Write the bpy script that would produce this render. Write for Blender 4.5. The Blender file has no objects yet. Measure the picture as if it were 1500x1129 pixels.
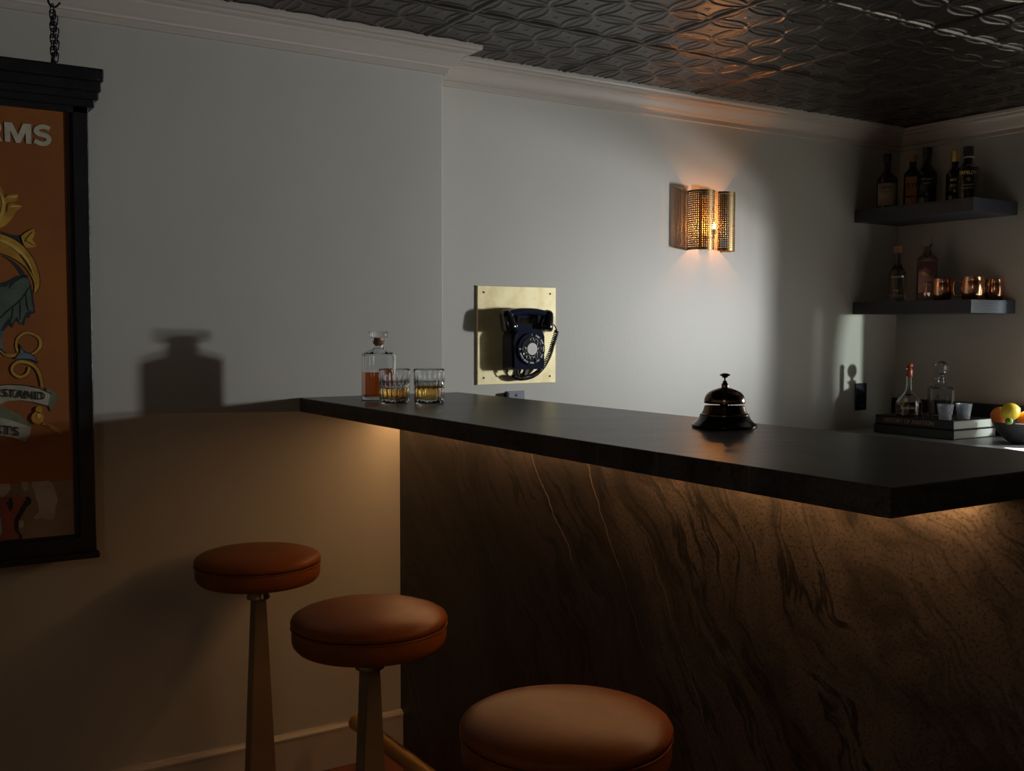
import bpy, bmesh, math, random
from mathutils import Vector, Matrix
random.seed(7)
PI = math.pi
sc = bpy.context.scene
COL = sc.collection
def R(d): return math.radians(d)

# ------------------------------------------------------------------ camera
YAW, PITCH, ROLL, FPX = 0.5699, -0.0538, 0.0020, 1534.16
CAM = Vector((-1.075, -2.7766, 1.2623))
Fw = Vector((math.sin(YAW)*math.cos(PITCH), math.cos(YAW)*math.cos(PITCH), math.sin(PITCH)))
R0 = Vector((math.cos(YAW), -math.sin(YAW), 0)); U0 = R0.cross(Fw)
Rt = R0*math.cos(ROLL)+U0*math.sin(ROLL); Up = -R0*math.sin(ROLL)+U0*math.cos(ROLL)
cd = bpy.data.cameras.new('camera'); cam = bpy.data.objects.new('camera', cd); COL.objects.link(cam)
cd.sensor_fit = 'HORIZONTAL'; cd.sensor_width = 36; cd.lens = FPX/1500*36; cd.clip_start = 0.02
m = Matrix((Rt, Up, -Fw)).transposed().to_4x4(); m.translation = CAM
cam.matrix_world = m; sc.camera = cam
def on(ax, v, px, py):
    """the point of the plane axis=v that is seen at a pixel of the photograph"""
    r = Fw + Rt*((px-750)/FPX) - Up*((py-564.5)/FPX)
    return CAM + r*((v-CAM[ax])/r[ax])

# ------------------------------------------------------------------ dimensions
H = 1.07; T = 0.039            # bar top height, slab thickness
YE = -1.956; XB = 0.5086; XP = 0.31
XJ = 0.456; DJ = 0.129; XR = 2.747
ZC = 2.1; ZCB = 2.018
XL = -2.6; YF = -4.4
BC = 0.85                      # back counter
BK = 0.922                     # top of the book pile

# ------------------------------------------------------------------ materials
class V:
    def __init__(s, nt, x): s.nt = nt; s.x = x
    def _m(s, op, *a):
        n = s.nt.nodes.new('ShaderNodeMath'); n.operation = op
        for i, v in enumerate((s,)+a):
            if isinstance(v, V): s.nt.links.new(v.x, n.inputs[i])
            else: n.inputs[i].default_value = v
        return V(s.nt, n.outputs[0])
    def __add__(s, o): return s._m('ADD', o)
    __radd__ = __add__
    def __sub__(s, o): return s._m('SUBTRACT', o)
    def __rsub__(s, o): return (s*-1)+o
    def __mul__(s, o): return s._m('MULTIPLY', o)
    __rmul__ = __mul__
    def __truediv__(s, o): return s._m('DIVIDE', o)
    def abs(s): return s._m('ABSOLUTE')
    def fract(s): return s._m('FRACT')
    def max(s, o): return s._m('MAXIMUM', o)
    def min(s, o): return s._m('MINIMUM', o)
    def sqrt(s): return s._m('SQRT')
    def lt(s, o): return s._m('LESS_THAN', o)
    def gt(s, o): return s._m('GREATER_THAN', o)
    def pow(s, o): return s._m('POWER', o)
    def sin(s): return s._m('SINE')
def ramp(v, a, b):
    """0 below a, 1 above b"""
    n = v.nt.nodes.new('ShaderNodeMapRange'); n.interpolation_type = 'SMOOTHSTEP'
    v.nt.links.new(v.x, n.inputs[0]); n.inputs[1].default_value = a; n.inputs[2].default_value = b
    return V(v.nt, n.outputs[0])
def coords(nt, kind='Object'):
    tc = nt.nodes.new('ShaderNodeTexCoord'); sp = nt.nodes.new('ShaderNodeSeparateXYZ')
    nt.links.new(tc.outputs[kind], sp.inputs[0])
    return [V(nt, sp.outputs[i]) for i in range(3)]
def comb(nt, x, y, z):
    n = nt.nodes.new('ShaderNodeCombineXYZ')
    for i, v in enumerate((x, y, z)):
        if isinstance(v, V): nt.links.new(v.x, n.inputs[i])
        else: n.inputs[i].default_value = v
    return n.outputs[0]
def noise(nt, vec, scale, detail=4, rough=.55, dist=0):
    n = nt.nodes.new('ShaderNodeTexNoise'); n.inputs['Scale'].default_value = scale
    n.inputs['Detail'].default_value = detail; n.inputs['Roughness'].default_value = rough
    n.inputs['Distortion'].default_value = dist
    if vec is not None: nt.links.new(vec, n.inputs['Vector'])
    return V(nt, n.outputs['Fac'])
def objvec(nt, kind='Object'):
    return nt.nodes.new('ShaderNodeTexCoord').outputs[kind]
def mixc(nt, f, a, b):
    n = nt.nodes.new('ShaderNodeMix'); n.data_type = 'RGBA'
    if isinstance(f, V): nt.links.new(f.x, n.inputs[0])
    else: n.inputs[0].default_value = f
    for i, c in ((6, a), (7, b)):
        if isinstance(c, (tuple, list)): n.inputs[i].default_value = (*c[:3], 1)
        else: nt.links.new(c, n.inputs[i])
    return n.outputs[2]
def bump(nt, h, dist, strength=1.0):
    n = nt.nodes.new('ShaderNodeBump'); n.inputs['Strength'].default_value = strength
    n.inputs['Distance'].default_value = dist; nt.links.new(h.x, n.inputs['Height'])
    nt.links.new(n.outputs[0], nt.nodes['Principled BSDF'].inputs['Normal'])
def mat(name, col, rough=.5, metal=0., **kw):
    m = bpy.data.materials.new(name); m.use_nodes = True
    b = m.node_tree.nodes['Principled BSDF']
    b.inputs['Base Color'].default_value = (*col, 1); b.inputs['Roughness'].default_value = rough
    b.inputs['Metallic'].default_value = metal
    for k, v in kw.items(): b.inputs[k.replace('_', ' ')].default_value = v
    return m
def setcol(m, sock): m.node_tree.links.new(sock, m.node_tree.nodes['Principled BSDF'].inputs['Base Color'])
def setrough(m, v): m.node_tree.links.new(v.x, m.node_tree.nodes['Principled BSDF'].inputs['Roughness'])
def mottled(name, a, b, scale, rough=.5, metal=0., bd=0, lo=.35, hi=.65, **kw):
    m = mat(name, a, rough, metal, **kw); nt = m.node_tree
    n = noise(nt, objvec(nt), scale, 6)
    setcol(m, mixc(nt, ramp(n, lo, hi), a, b))
    if bd: bump(nt, noise(nt, objvec(nt), scale*6, 4), bd)
    return m
def emit(name, col, s):
    m = bpy.data.materials.new(name); m.use_nodes = True; nt = m.node_tree
    nt.nodes.remove(nt.nodes['Principled BSDF'])
    e = nt.nodes.new('ShaderNodeEmission'); e.inputs[0].default_value = (*col, 1); e.inputs[1].default_value = s
    nt.links.new(e.outputs[0], nt.nodes['Material Output'].inputs[0]); return m
def glass(name, col=(1, 1, 1), rough=0., ior=1.45):
    return mat(name, col, max(rough, .035), 0, Transmission_Weight=1.0, IOR=ior)

M = {}
M['wall'] = mottled('wall_paint', (.40, .382, .335), (.43, .412, .362), 1.3, .48, bd=0)
nt = M['wall'].node_tree; bump(nt, noise(nt, objvec(nt), 90, 5), .0006, .35)
M['trim'] = mat('trim_paint', (.42, .375, .325), .38)
M['floor'] = mat('oak_floor', (.2, .07, .03), .35)
def _floor():
    m = M['floor']; nt = m.node_tree; x, y, z = coords(nt)
    row = (x/.09)._m('FLOOR'); g = noise(nt, comb(nt, x*14, y*1.2, row), 3, 6, .6)
    tone = (row*12.9898).sin().abs()
    c = mixc(nt, g, (.10, .03, .014), (.26, .095, .04)); c = mixc(nt, tone*.4, c, (.2, .06, .025))
    gap = ((x/.09).fract()-.5).abs().gt(.485)
    setcol(m, mixc(nt, gap, c, (.02, .008, .005)))
_floor()
# pressed tin ceiling (its pattern is modelled in the ceiling mesh)
M['tin'] = mat('pressed_tin', (.040, .032, .028), .30, .6)
nt = M['tin'].node_tree; bump(nt, noise(nt, objvec(nt), 40, 4), .0006, .5)
setrough(M['tin'], noise(nt, objvec(nt), 12, 5)*.14+.22)
# dark leathered stone with veins
def stone(name, rough, panel):
    m = mat(name, (.03, .025, .02), rough); nt = m.node_tree; x, y, z = coords(nt)
    if panel: p, q = y, z
    else: p, q = y, x*-1
    al = p*-.57+q*-.82; ac = p*.82+q*-.57
    wob = noise(nt, comb(nt, p*1.0, q*1.0, 1.7), 2.2, 3)
    wob2 = noise(nt, comb(nt, p, q, 5.1), 7, 3)
    acw = ac + (wob-.5)*.32 + (wob2-.5)*.04
    zz = 0. if panel else z*6.0
    n1 = noise(nt, comb(nt, al*.55, acw*3.4, zz), 3.0, 6, .6)
    n2 = noise(nt, comb(nt, al*.8, acw*5.2, zz), 2.2, 5, .6)
    big = noise(nt, comb(nt, p, q, 9.), 1.6, 3)
    grain = noise(nt, comb(nt, p, q, 0. if panel else z), 170, 3, .7)
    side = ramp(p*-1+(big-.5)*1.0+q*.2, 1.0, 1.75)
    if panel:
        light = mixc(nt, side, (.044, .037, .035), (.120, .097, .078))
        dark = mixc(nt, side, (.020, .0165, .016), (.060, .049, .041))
    else:
        light = (.070, .062, .055); dark = (.046, .041, .037)
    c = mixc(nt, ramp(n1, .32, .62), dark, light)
    vein = 1-ramp((n2-.5).abs(), .0, .034)
    vm = ramp(noise(nt, comb(nt, p, q, 31.), 2.6, 3), .40, .58)
    c = mixc(nt, vein*(vm*.5+.45), c, (.006, .005, .004))
    blot = noise(nt, comb(nt, al*1.4, acw*2.6, 11.), 2.6, 5, .65)
    c = mixc(nt, ramp(blot, .50, .66)*.6, c, (.008, .0065, .0055))
    c = mixc(nt, ramp(grain, .50, .64)*.7, c, (.010, .008, .007))
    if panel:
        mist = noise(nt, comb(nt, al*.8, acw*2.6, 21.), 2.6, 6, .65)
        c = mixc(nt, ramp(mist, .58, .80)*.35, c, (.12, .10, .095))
        wv = (noise(nt, comb(nt, p, q, 2.), 14, 4)-.5)*.030 + (wob-.5)*.10
        for (y1, z1, y2, z2, s) in ((-.707, .975, -.862, .738, .55), (-.862, .738, -.953, .60, .16), (-.917, .985, -1.024, .754, .45), (-1.024, .754, -1.117, .60, .25),
                                 (-1.117, .60, -1.20, .47, .12), (-1.115, .86, -1.136, .804, .12), (-1.136, .804, -1.242, .632, .3), (-1.242, .632, -1.323, .467, .42), (-1.323, .467, -1.38, .33, .3), (-.018, .27, -.144, .075, .4), (-.06, .27, -.19, .07, .2)):
            k = (y2-y1)/(z2-z1)
            d = ((p-y1)-(q-z1)*k + wv - 0.0).abs()
            mk = (1-ramp(d, .0006, .0022))*(q.gt(min(z1, z2)))*(q.lt(max(z1, z2)))*s
            c = mixc(nt, mk, c, (.42, .34, .27))
    else:
        wv = (noise(nt, comb(nt, p, q, 2.), 9, 4)-.5)*.05
        for (y1, k) in ((-1.37, .35), (-1.43, .3), (-1.52, -1.2), (-.95, .5), (-.45, .7), (-1.72, .2)):
            d = ((p-y1)-(q)*k + wv).abs()
            c = mixc(nt, (1-ramp(d, .0005, .0018))*.30, c, (.20, .18, .17))
    setcol(m, c)
    bump(nt, n1*.4+grain*.35, .0012 if panel else .0002)
    return m
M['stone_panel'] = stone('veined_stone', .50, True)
M['stone_top'] = stone('honed_stone', .31, False)
M['leather'] = mottled('cognac_leather', (.165, .047, .0095), (.205, .060, .012), 9, .38, bd=.0003, Specular_IOR_Level=.12)
M['post'] = mottled('aged_bronze', (.25, .19, .115), (.20, .15, .09), 4, .42, .45)
M['collar'] = mat('dark_bronze', (.24, .18, .11), .3, .8)
M['rail'] = mat('brass_rail', (.48, .30, .11), .33, .9)
M['black_wood'] = mottled('worn_black_paint', (.005, .005, .0065), (.010, .009, .010), 22, .40, bd=.001)
def _worn():
    m = M['black_wood']; nt = m.node_tree
    n = noise(nt, objvec(nt), 120, 5, .7); k = noise(nt, objvec(nt), 9, 3)
    old = m.node_tree.nodes['Principled BSDF'].inputs['Base Color'].links[0].from_socket
    setcol(m, mixc(nt, ramp(n, .66, .72)*ramp(k, .5, .62), old, (.22, .2, .17)))
_worn()
M['black_metal'] = mat('black_iron', (.012, .012, .018), .38, .6)
M['sign_brown'] = mottled('sign_brown', (.29, .090, .007), (.215, .062, .007), 6, .55, lo=.3, hi=.7)
def _sb():
    m = M['sign_brown']; nt = m.node_tree; x, y, z = coords(nt)
    old = m.node_tree.nodes['Principled BSDF'].inputs['Base Color'].links[0].from_socket
    stn = ramp(noise(nt, comb(nt, x*1.6, 0., z), 11, 6, .65), .58, .78)*ramp(x*-1, .72, .78)
    setcol(m, mixc(nt, stn*.6, old, (.30, .20, .11)))
_sb()
M['sign_cream'] = mottled('sign_cream_board', (.26, .185, .115), (.20, .14, .085), 9, .6, bd=.001)
M['bare'] = mottled('bare_plaster', (.44, .36, .30), (.36, .29, .24), 25, .8)
M['sign_letter'] = mottled('sign_lettering', (.50, .47, .34), (.40, .37, .27), 30, .6)
M['gold'] = mottled('painted_gold', (.50, .29, .03), (.36, .17, .015), 28, .5)
M['gold_light'] = mottled('painted_yellow', (.62, .45, .12), (.5, .33, .06), 30, .5)
M['leaf'] = mottled('painted_leaf', (.085, .115, .085), (.05, .075, .06), 20, .55)
M['leaf_dark'] = mat('painted_outline', (.018, .022, .026), .5)
M['blue_leaf'] = mottled('painted_blue', (.11, .15, .18), (.06, .09, .11), 30, .55)
M['banner'] = mottled('painted_banner', (.36, .33, .25), (.26, .24, .18), 28, .6)
M['banner_green'] = mottled('painted_green', (.14, .16, .09), (.09, .11, .06), 20, .6)
M['red_letter'] = mottled('painted_red', (.30, .085, .045), (.23, .06, .035), 26, .55)
M['ink'] = mat('painted_ink', (.015, .012, .012), .5)
M['brass_plate'] = mottled('brushed_brass', (.80, .70, .40), (.66, .55, .28), 14, .46, .35, lo=.4, hi=.7)
M['hole'] = mat('screw_hole', (.01, .008, .006), .6)
M['bakelite'] = mat('black_bakelite', (.010, .014, .029), .15, 0, Coat_Weight=.5, Coat_Roughness=.05)
M['bakelite_black'] = mat('black_bakelite_cup', (.006, .005, .007), .16, 0, Coat_Weight=.5, Coat_Roughness=.08)
M['dial'] = mat('dial_black', (.006, .006, .008), .22)
M['dial_white'] = mat('dial_white', (.62, .60, .55), .4)
M['cord'] = mat('cord_brown', (.012, .008, .007), .5)
M['chrome'] = mat('chrome', (.8, .8, .8), .12, 1.)
M['outlet'] = mat('outlet_black', (.010, .011, .020), .3)
M['outlet_grey'] = mat('outlet_face', (.16, .17, .21), .4)
M['bell_brass'] = mottled('antique_brass', (.24, .15, .09), (.16, .09, .05), 20, .16, 1.)
M['bell_base'] = mat('ebony_base', (.008, .006, .006), .12, 0, Coat_Weight=.6)
M['glass'] = glass('clear_glass', (.97, .985, 1.0))
M['glass_dark'] = glass('smoky_glass', (.55, .45, .36))
M['whiskey_deep'] = glass('deep_amber', (.52, .085, .005), 0, 1.36)
M['cognac'] = glass('dark_cognac', (.16, .022, .002), 0, 1.36)
M['whiskey'] = glass('pale_amber', (.95, .58, .15), 0, 1.36)
M['cork'] = mottled('cork', (.38, .20, .10), (.26, .13, .06), 60, .8)
M['copper'] = mat('polished_copper', (.80, .40, .24), .16, 1.)
M['copper_red'] = mat('copper_stopper', (.30, .06, .03), .35, .3)
M['shelf'] = mottled('black_oak', (.016, .017, .022), (.028, .029, .036), 4, .42)
def _shelf():
    m = M['shelf']; nt = m.node_tree; x, y, z = coords(nt)
    g = noise(nt, comb(nt, x*3, y*3, z*160), 3, 4)
    bump(nt, g, .0012)
    setcol(m, mixc(nt, g, (.016, .019, .028), (.044, .050, .070)))
_shelf()
M['bottle_dark'] = mat('dark_bottle', (.012, .009, .007), .08, 0, Coat_Weight=.5)
M['label_cream'] = mottled('label_cream', (.36, .29, .21), (.30, .235, .17), 25, .7)
M['label_orange'] = mottled('label_orange', (.34, .15, .045), (.26, .10, .03), 25, .7)
M['label_black'] = mat('label_black', (.01, .01, .012), .5)
M['label_red'] = mottled('label_red', (.16, .05, .035), (.12, .035, .03), 25, .6)
M['label_grey'] = mat('label_grey', (.20, .19, .16), .6)
M['gold_foil'] = mat('gold_foil', (.62, .43, .14), .3, .7)
M['silver'] = mat('silver_print', (.5, .5, .48), .35, .5)
M['cap_dark'] = mat('dark_cap', (.01, .009, .009), .35)
M['cover_black'] = mat('book_cover', (.010, .011, .014), .45)
M['pages'] = mat('book_pages', (.60, .585, .55), .8)
def _pages():
    m = M['pages']; nt = m.node_tree; x, y, z = coords(nt)
    g = noise(nt, comb(nt, x*.5, y*.5, z*900), 1.5, 3)
    setcol(m, mixc(nt, g, (.45, .44, .41), (.68, .665, .63)))
_pages()
M['gilt'] = mat('gilt_lettering', (.36, .24, .12), .4, .3)
M['bowl'] = mottled('dark_ceramic', (.035, .036, .040), (.05, .05, .054), 40, .55, bd=.0008)
M['lemon'] = mottled('lemon_peel', (.75, .55, .03), (.66, .46, .02), 14, .42, bd=.001)
M['orange'] = mottled('orange_peel', (.75, .22, .02), (.62, .16, .015), 14, .42, bd=.001)
M['lime'] = mottled('lime_peel', (.16, .28, .03), (.11, .2, .02), 14, .42, bd=.001)
M['backcounter'] = mottled('grey_stone', (.30, .31, .33), (.24, .25, .27), 6, .30)
M['backsplash'] = mat('black_stone', (.010, .009, .012), .3)
M['cabinet'] = mat('cabinet_black', (.02, .02, .022), .5)
M['led'] = emit('led_warm', (1, .53, .22), 46)
M['bulb'] = emit('bulb_glow', (1, .50, .14), 45)

# ------------------------------------------------------------------ mesh helpers
def link(name, bm, mt, parent=None, smooth=False, loc=None, sub=0, ang=None):
    me = bpy.data.meshes.new(name)
    bmesh.ops.recalc_face_normals(bm, faces=bm.faces[:])
    bm.to_mesh(me); bm.free()
    for x in (mt if isinstance(mt, (list, tuple)) else [mt]): me.materials.append(x)
    if smooth or ang:
        for p in me.polygons: p.use_smooth = True
    if ang:
        try: me.set_sharp_from_angle(angle=R(ang))
        except Exception: pass
    o = bpy.data.objects.new(name, me); COL.objects.link(o)
    if parent: o.parent = parent
    if loc: o.location = loc
    if sub:
        s = o.modifiers.new('sub', 'SUBSURF'); s.levels = s.render_levels = sub
    return o
def box(bm, x0, x1, y0, y1, z0, z1, bev=0, seg=2):
    vs = [bm.verts.new((x, y, z)) for x in (x0, x1) for y in (y0, y1) for z in (z0, z1)]
    f = [(0, 1, 3, 2), (4, 6, 7, 5), (0, 4, 5, 1), (2, 3, 7, 6), (0, 2, 6, 4), (1, 5, 7, 3)]
    fs = [bm.faces.new([vs[i] for i in q]) for q in f]
    if bev:
        es = set(e for x in fs for e in x.edges)
        bmesh.ops.bevel(bm, geom=list(es), offset=bev, segments=seg, affect='EDGES', profile=.5)
    return bm
def nb(): return bmesh.new()
def lathe(bm, prof, n=48, cx=0, cy=0, z0=0, rad=None):
    """prof: (radius, z) from bottom to top; radius 0 closes it; rad(theta, r, z) may reshape"""
    rings = []
    for r, z in prof:
        if r <= 1e-6: rings.append([bm.verts.new((cx, cy, z0+z))])
        else:
            ring = []
            for i in range(n):
                t = 2*PI*i/n; rr = rad(t, r, z) if rad else r
                if isinstance(rr, tuple): ring.append(bm.verts.new((cx+rr[0], cy+rr[1], z0+z)))
                else: ring.append(bm.verts.new((cx+rr*math.cos(t), cy+rr*math.sin(t), z0+z)))
            rings.append(ring)
    for a, b in zip(rings, rings[1:]):
        for i in range(n):
            j = (i+1) % n
            if len(a) == 1 and len(b) == 1: continue
            if len(a) == 1: bm.faces.new((a[0], b[i], b[j]))
            elif len(b) == 1: bm.faces.new((a[i], a[j], b[0]))
            else: bm.faces.new((a[i], a[j], b[j], b[i]))
    return bm
def tube(bm, pts, r, n=8, closed=False, cap=True):
    pts = [Vector(p) for p in pts]; N = len(pts); rings = []; up = None
    for i, p in enumerate(pts):
        if closed: t = pts[(i+1) % N]-pts[i-1]
        else: t = pts[min(i+1, N-1)]-pts[max(i-1, 0)]
        t.normalize()
        if up is None:
            up = Vector((0, 0, 1)) if abs(t.z) < .9 else Vector((1, 0, 0))
        a = t.cross(up)
        if a.length < 1e-4: a = t.cross(Vector((0, 1, 0)))
        a.normalize(); b = a.cross(t).normalized(); up = b
        rr = r[i] if isinstance(r, (list, tuple)) else r
        rings.append([bm.verts.new(p+a*rr*math.cos(2*PI*k/n)+b*rr*math.sin(2*PI*k/n)) for k in range(n)])
    for i in range(N if closed else N-1):
        A, B = rings[i], rings[(i+1) % N]
        for k in range(n): bm.faces.new((A[k], A[(k+1) % n], B[(k+1) % n], B[k]))
    if cap and not closed:
        bm.faces.new(rings[0][::-1]); bm.faces.new(rings[-1])
    return bm
def prism(bm, pts, fn, a, b):
    """polygon of 2D pts; fn(u, v, w) places it; w from a to b"""
    A = [bm.verts.new(fn(u, v, a)) for u, v in pts]; B = [bm.verts.new(fn(u, v, b)) for u, v in pts]
    n = len(pts); fa = bm.faces.new(A[::-1]); fb = bm.faces.new(B)
    for i in range(n): bm.faces.new((A[i], A[(i+1) % n], B[(i+1) % n], B[i]))
    bm.normal_update()
    bmesh.ops.triangulate(bm, faces=[fa, fb], quad_method='SHORT_EDGE', ngon_method='EAR_CLIP')
    return bm
def props(o, label=None, cat=None, group=None, kind=None):
    for k, v in (('label', label), ('category', cat), ('group', group), ('kind', kind)):
        if v: o[k] = v
    return o
def thing(name, label, cat, loc=(0, 0, 0), rz=0, group=None):
    o = bpy.data.objects.new(name, None); COL.objects.link(o); o.empty_display_size = .05
    o.location = loc; o.rotation_euler = (0, 0, rz)
    return props(o, label, cat, group)
def struct(name, bm, mt, **k): return props(link(name, bm, mt, **k), kind='structure')
def text(s, size, mt, mw, parent, name='lettering', ext=.0004, off=0., fn=None, align='CENTER', sx=1.0):
    cu = bpy.data.curves.new(name, 'FONT'); cu.body = s; cu.size = size; cu.extrude = ext; cu.offset = off
    cu.align_x = align; cu.align_y = 'CENTER'; cu.resolution_u = 4
    t = bpy.data.objects.new(name, cu); COL.objects.link(t)
    dg = bpy.context.evaluated_depsgraph_get(); dg.update()
    me = bpy.data.meshes.new_from_object(t.evaluated_get(dg))
    bpy.data.objects.remove(t); bpy.data.curves.remove(cu)
    for v in me.vertices:
        p = Vector((v.co.x*sx, v.co.y, v.co.z))
        if fn: p = Vector(fn(p))
        v.co = mw @ p
    me.materials.clear(); me.materials.append(mt)
    me.name = name; o = bpy.data.objects.new(name, me); COL.objects.link(o); o.parent = parent
    return o
def basis(org, ex, ey):
    ex = Vector(ex).normalized(); ey = Vector(ey).normalized(); ez = ex.cross(ey)
    m = Matrix((ex, ey, ez)).transposed().to_4x4(); m.translation = Vector(org); return m

# ------------------------------------------------------------------ setting
WT = .12
def bx(*a, **k): return box(nb(), *a, **k)
struct('floor', bx(XL-.1, XR+WT, YF-.1, .3, -.1, 0), M['floor'])
import numpy as np
def tin_ceiling():
    gx0, gx1, gy0, gy1, st = -1.0, XR+.01, -2.3, DJ+.01, .0036
    xs = np.arange(gx0, gx1+st, st); ys = np.arange(gy0, gy1+st, st)
    X, Y = np.meshgrid(xs, ys, indexing='ij')
    U = (X-1.507)/.14375; W = (Y+.35)/.14125
    u = np.abs(U-np.floor(U)-.5); w = np.abs(W-np.floor(W)-.5)
    a = np.maximum(u, w); b = np.minimum(u, w)
    d1 = np.abs(np.hypot(a, b)-.7071); d2 = np.abs(np.hypot(1-a, b)-.7071)
    rg = lambda d, k: np.clip(1-(d/k)**2, 0, 1)
    h = rg(np.minimum(d1, d2), .040)*.0028
    h = np.maximum(h, rg(.5-a, .028)*.0018)
    su = np.abs((U/4)-np.round(U/4))*4; sw = np.abs((W/4)-np.round(W/4))*4
    sm = np.minimum(su, sw)
    h = np.where(sm < .085, np.maximum(h*.6, rg(sm, .085)*.0048), h)
    h -= rg(sm-.085, .02)*.0016*(sm > .07)
    star = np.minimum(u*.35+w, w*.35+u)
    h += rg(star, .035)*(a < .11)*.0020
    co = np.empty((X.size, 3), np.float32); co[:, 0] = X.ravel(); co[:, 1] = Y.ravel(); co[:, 2] = (ZC-h).ravel()
    nx, ny = X.shape; I = np.arange(nx*ny).reshape(nx, ny)
    q = np.stack([I[:-1, :-1], I[:-1, 1:], I[1:, 1:], I[1:, :-1]], -1).reshape(-1, 4)
    nv = len(co)
    # the plain rest of the ceiling around the modelled part, and its top side
    X0, X1, Y0, Y1 = XL-.1, XR+WT, YF-.1, .3
    ex = np.array([(X0, Y0, ZC), (X1, Y0, ZC), (X1, Y1, ZC), (X0, Y1, ZC), (gx0, gy0, ZC+.0005), (xs[-1], gy0, ZC+.0005), (xs[-1], ys[-1], ZC+.0005), (gx0, ys[-1], ZC+.0005),
                   (X0, Y0, ZC+.1), (X1, Y0, ZC+.1), (X1, Y1, ZC+.1), (X0, Y1, ZC+.1)], np.float32)
    fq = [(0, 4, 5, 1), (1, 5, 6, 2), (2, 6, 7, 3), (3, 7, 4, 0), (8, 9, 10, 11), (0, 1, 9, 8), (1, 2, 10, 9), (2, 3, 11, 10), (3, 0, 8, 11)]
    q = np.vstack([q, np.array(fq)+nv]); co = np.vstack([co, ex])
    me = bpy.data.meshes.new('ceiling')
    me.vertices.add(len(co)); me.vertices.foreach_set('co', co.ravel())
    me.loops.add(q.size); me.loops.foreach_set('vertex_index', q.ravel().astype(np.int32))
    me.polygons.add(len(q)); me.polygons.foreach_set('loop_start', np.arange(0, q.size, 4, dtype=np.int32))
    me.update(calc_edges=True); me.validate()
    sm_ = np.ones(len(q), bool); sm_[-9:] = False; me.polygons.foreach_set('use_smooth', sm_)
    me.materials.append(M['tin'])
    o = bpy.data.objects.new('ceiling', me); COL.objects.link(o); props(o, kind='structure')
tin_ceiling()
b = nb(); box(b, XL-.1, XJ, 0, .3, 0, ZC, .002, 1); struct('wall_back', b, M['wall'])
struct('wall_alcove', bx(XJ, XR+WT, DJ, .3, 0, ZC), M['wall'])
struct('wall_left', bx(XL-.1, XL, YF-.1, 0, 0, ZC), M['wall'])
struct('wall_front', bx(XL, XR+WT, YF-.1, YF, 0, ZC), M['wall'])
# right wall, with a round cornered window opening over the back counter
WY0, WY1, WZ0, WZ1 = -1.75, -.53, .90, 1.52
b = nb()
fnx = lambda u, v, w: (w, u, v)
box(b, XR, XR+WT, YF, WY0, 0, ZC); box(b, XR, XR+WT, WY1, DJ, 0, ZC)
box(b, XR, XR+WT, WY0, WY1, 0, WZ0); box(b, XR, XR+WT, WY0, WY1, WZ1, ZC)
for s, yy in ((-1, WY1), (1, WY0)):
    pts = [(yy, WZ1), (yy, WZ1-.17)]+[(yy+s*.46*(1-math.cos(t)), WZ1-.17+.17*math.sin(t)) for t in [PI/2*k/10 for k in range(1, 11)]]
    prism(b, pts, fnx, XR, XR+WT)
struct('wall_right', b, M['wall'])
b = nb()
box(b, XR+.03, XR+.07, WY0, WY0+.03, WZ0, WZ1); box(b, XR+.03, XR+.07, WY0, WY1, WZ0, WZ0+.02)
box(b, XR+.055, XR+.09, -.818, -.69, WZ0+.02, WZ1)  # unseen mullion, added to cut off part of the window daylight
struct('window_1', b, M['trim'])
# crown moulding around the room
loop = [(XL, YF), (XR, YF), (XR, DJ), (XJ, DJ), (XJ, 0), (XL, 0)]
def sweep(bm, loop, prof):
    n = len(loop); rings = []
    for i in range(n):
        p0, p1, p2 = Vector(loop[i-1]), Vector(loop[i]), Vector(loop[(i+1) % n])
        d1 = (p1-p0).normalized(); d2 = (p2-p1).normalized()
        n1 = Vector((-d1.y, d1.x)); n2 = Vector((-d2.y, d2.x))
        k = (n1+n2)/(1+n1.dot(n2))
        rings.append([bm.verts.new((p1.x+k.x*o, p1.y+k.y*o, z)) for o, z in prof])
    m = len(prof)
    for i in range(n):
        A, B = rings[i], rings[(i+1) % n]
        for k in range(m): bm.faces.new((A[k], A[(k+1) % m], B[(k+1) % m], B[k]))
    return bm
cp = [(-.005, ZC), (-.005, ZCB), (.010, ZCB), (.012, ZCB+.002), (.012, ZCB+.013)]
for k in range(0, 11):
    t = k/10
    cp.append((.012+.050*t**1.0, ZCB+.016+.040*(t + .18*math.sin(2*PI*t)*-1)))
cp += [(.064, ZCB+.058), (.070, ZCB+.058), (.071, ZCB+.065), (.086, ZCB+.066), (.088, ZCB+.070), (.088, ZC)]
struct('trim_1', sweep(nb(), loop, cp), M['trim'], ang=40)
bp = [(-.005, 0), (.016, 0), (.016, .108), (.019, .110), (.019, .116), (.012, .124), (.004, .126), (-.005, .126)]
def run(bm, a, b, prof):
    a, b = Vector(a), Vector(b); d = (b-a).normalized(); n = Vector((-d.y, d.x))
    r = [[bm.verts.new((p.x+n.x*o, p.y+n.y*o, z)) for o, z in prof] for p in (a, b)]
    m = len(prof)
    for k in range(m): bm.faces.new((r[0][k], r[0][(k+1) % m], r[1][(k+1) % m], r[1][k]))
    bm.faces.new(r[0]); bm.faces.new(r[1][::-1]); return bm
struct('baseboard_back', run(nb(), (XP, 0), (XL, 0), bp), M['trim'])
struct('baseboard_left', run(nb(), (XL, 0), (XL, YF), bp), M['trim'])

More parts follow.
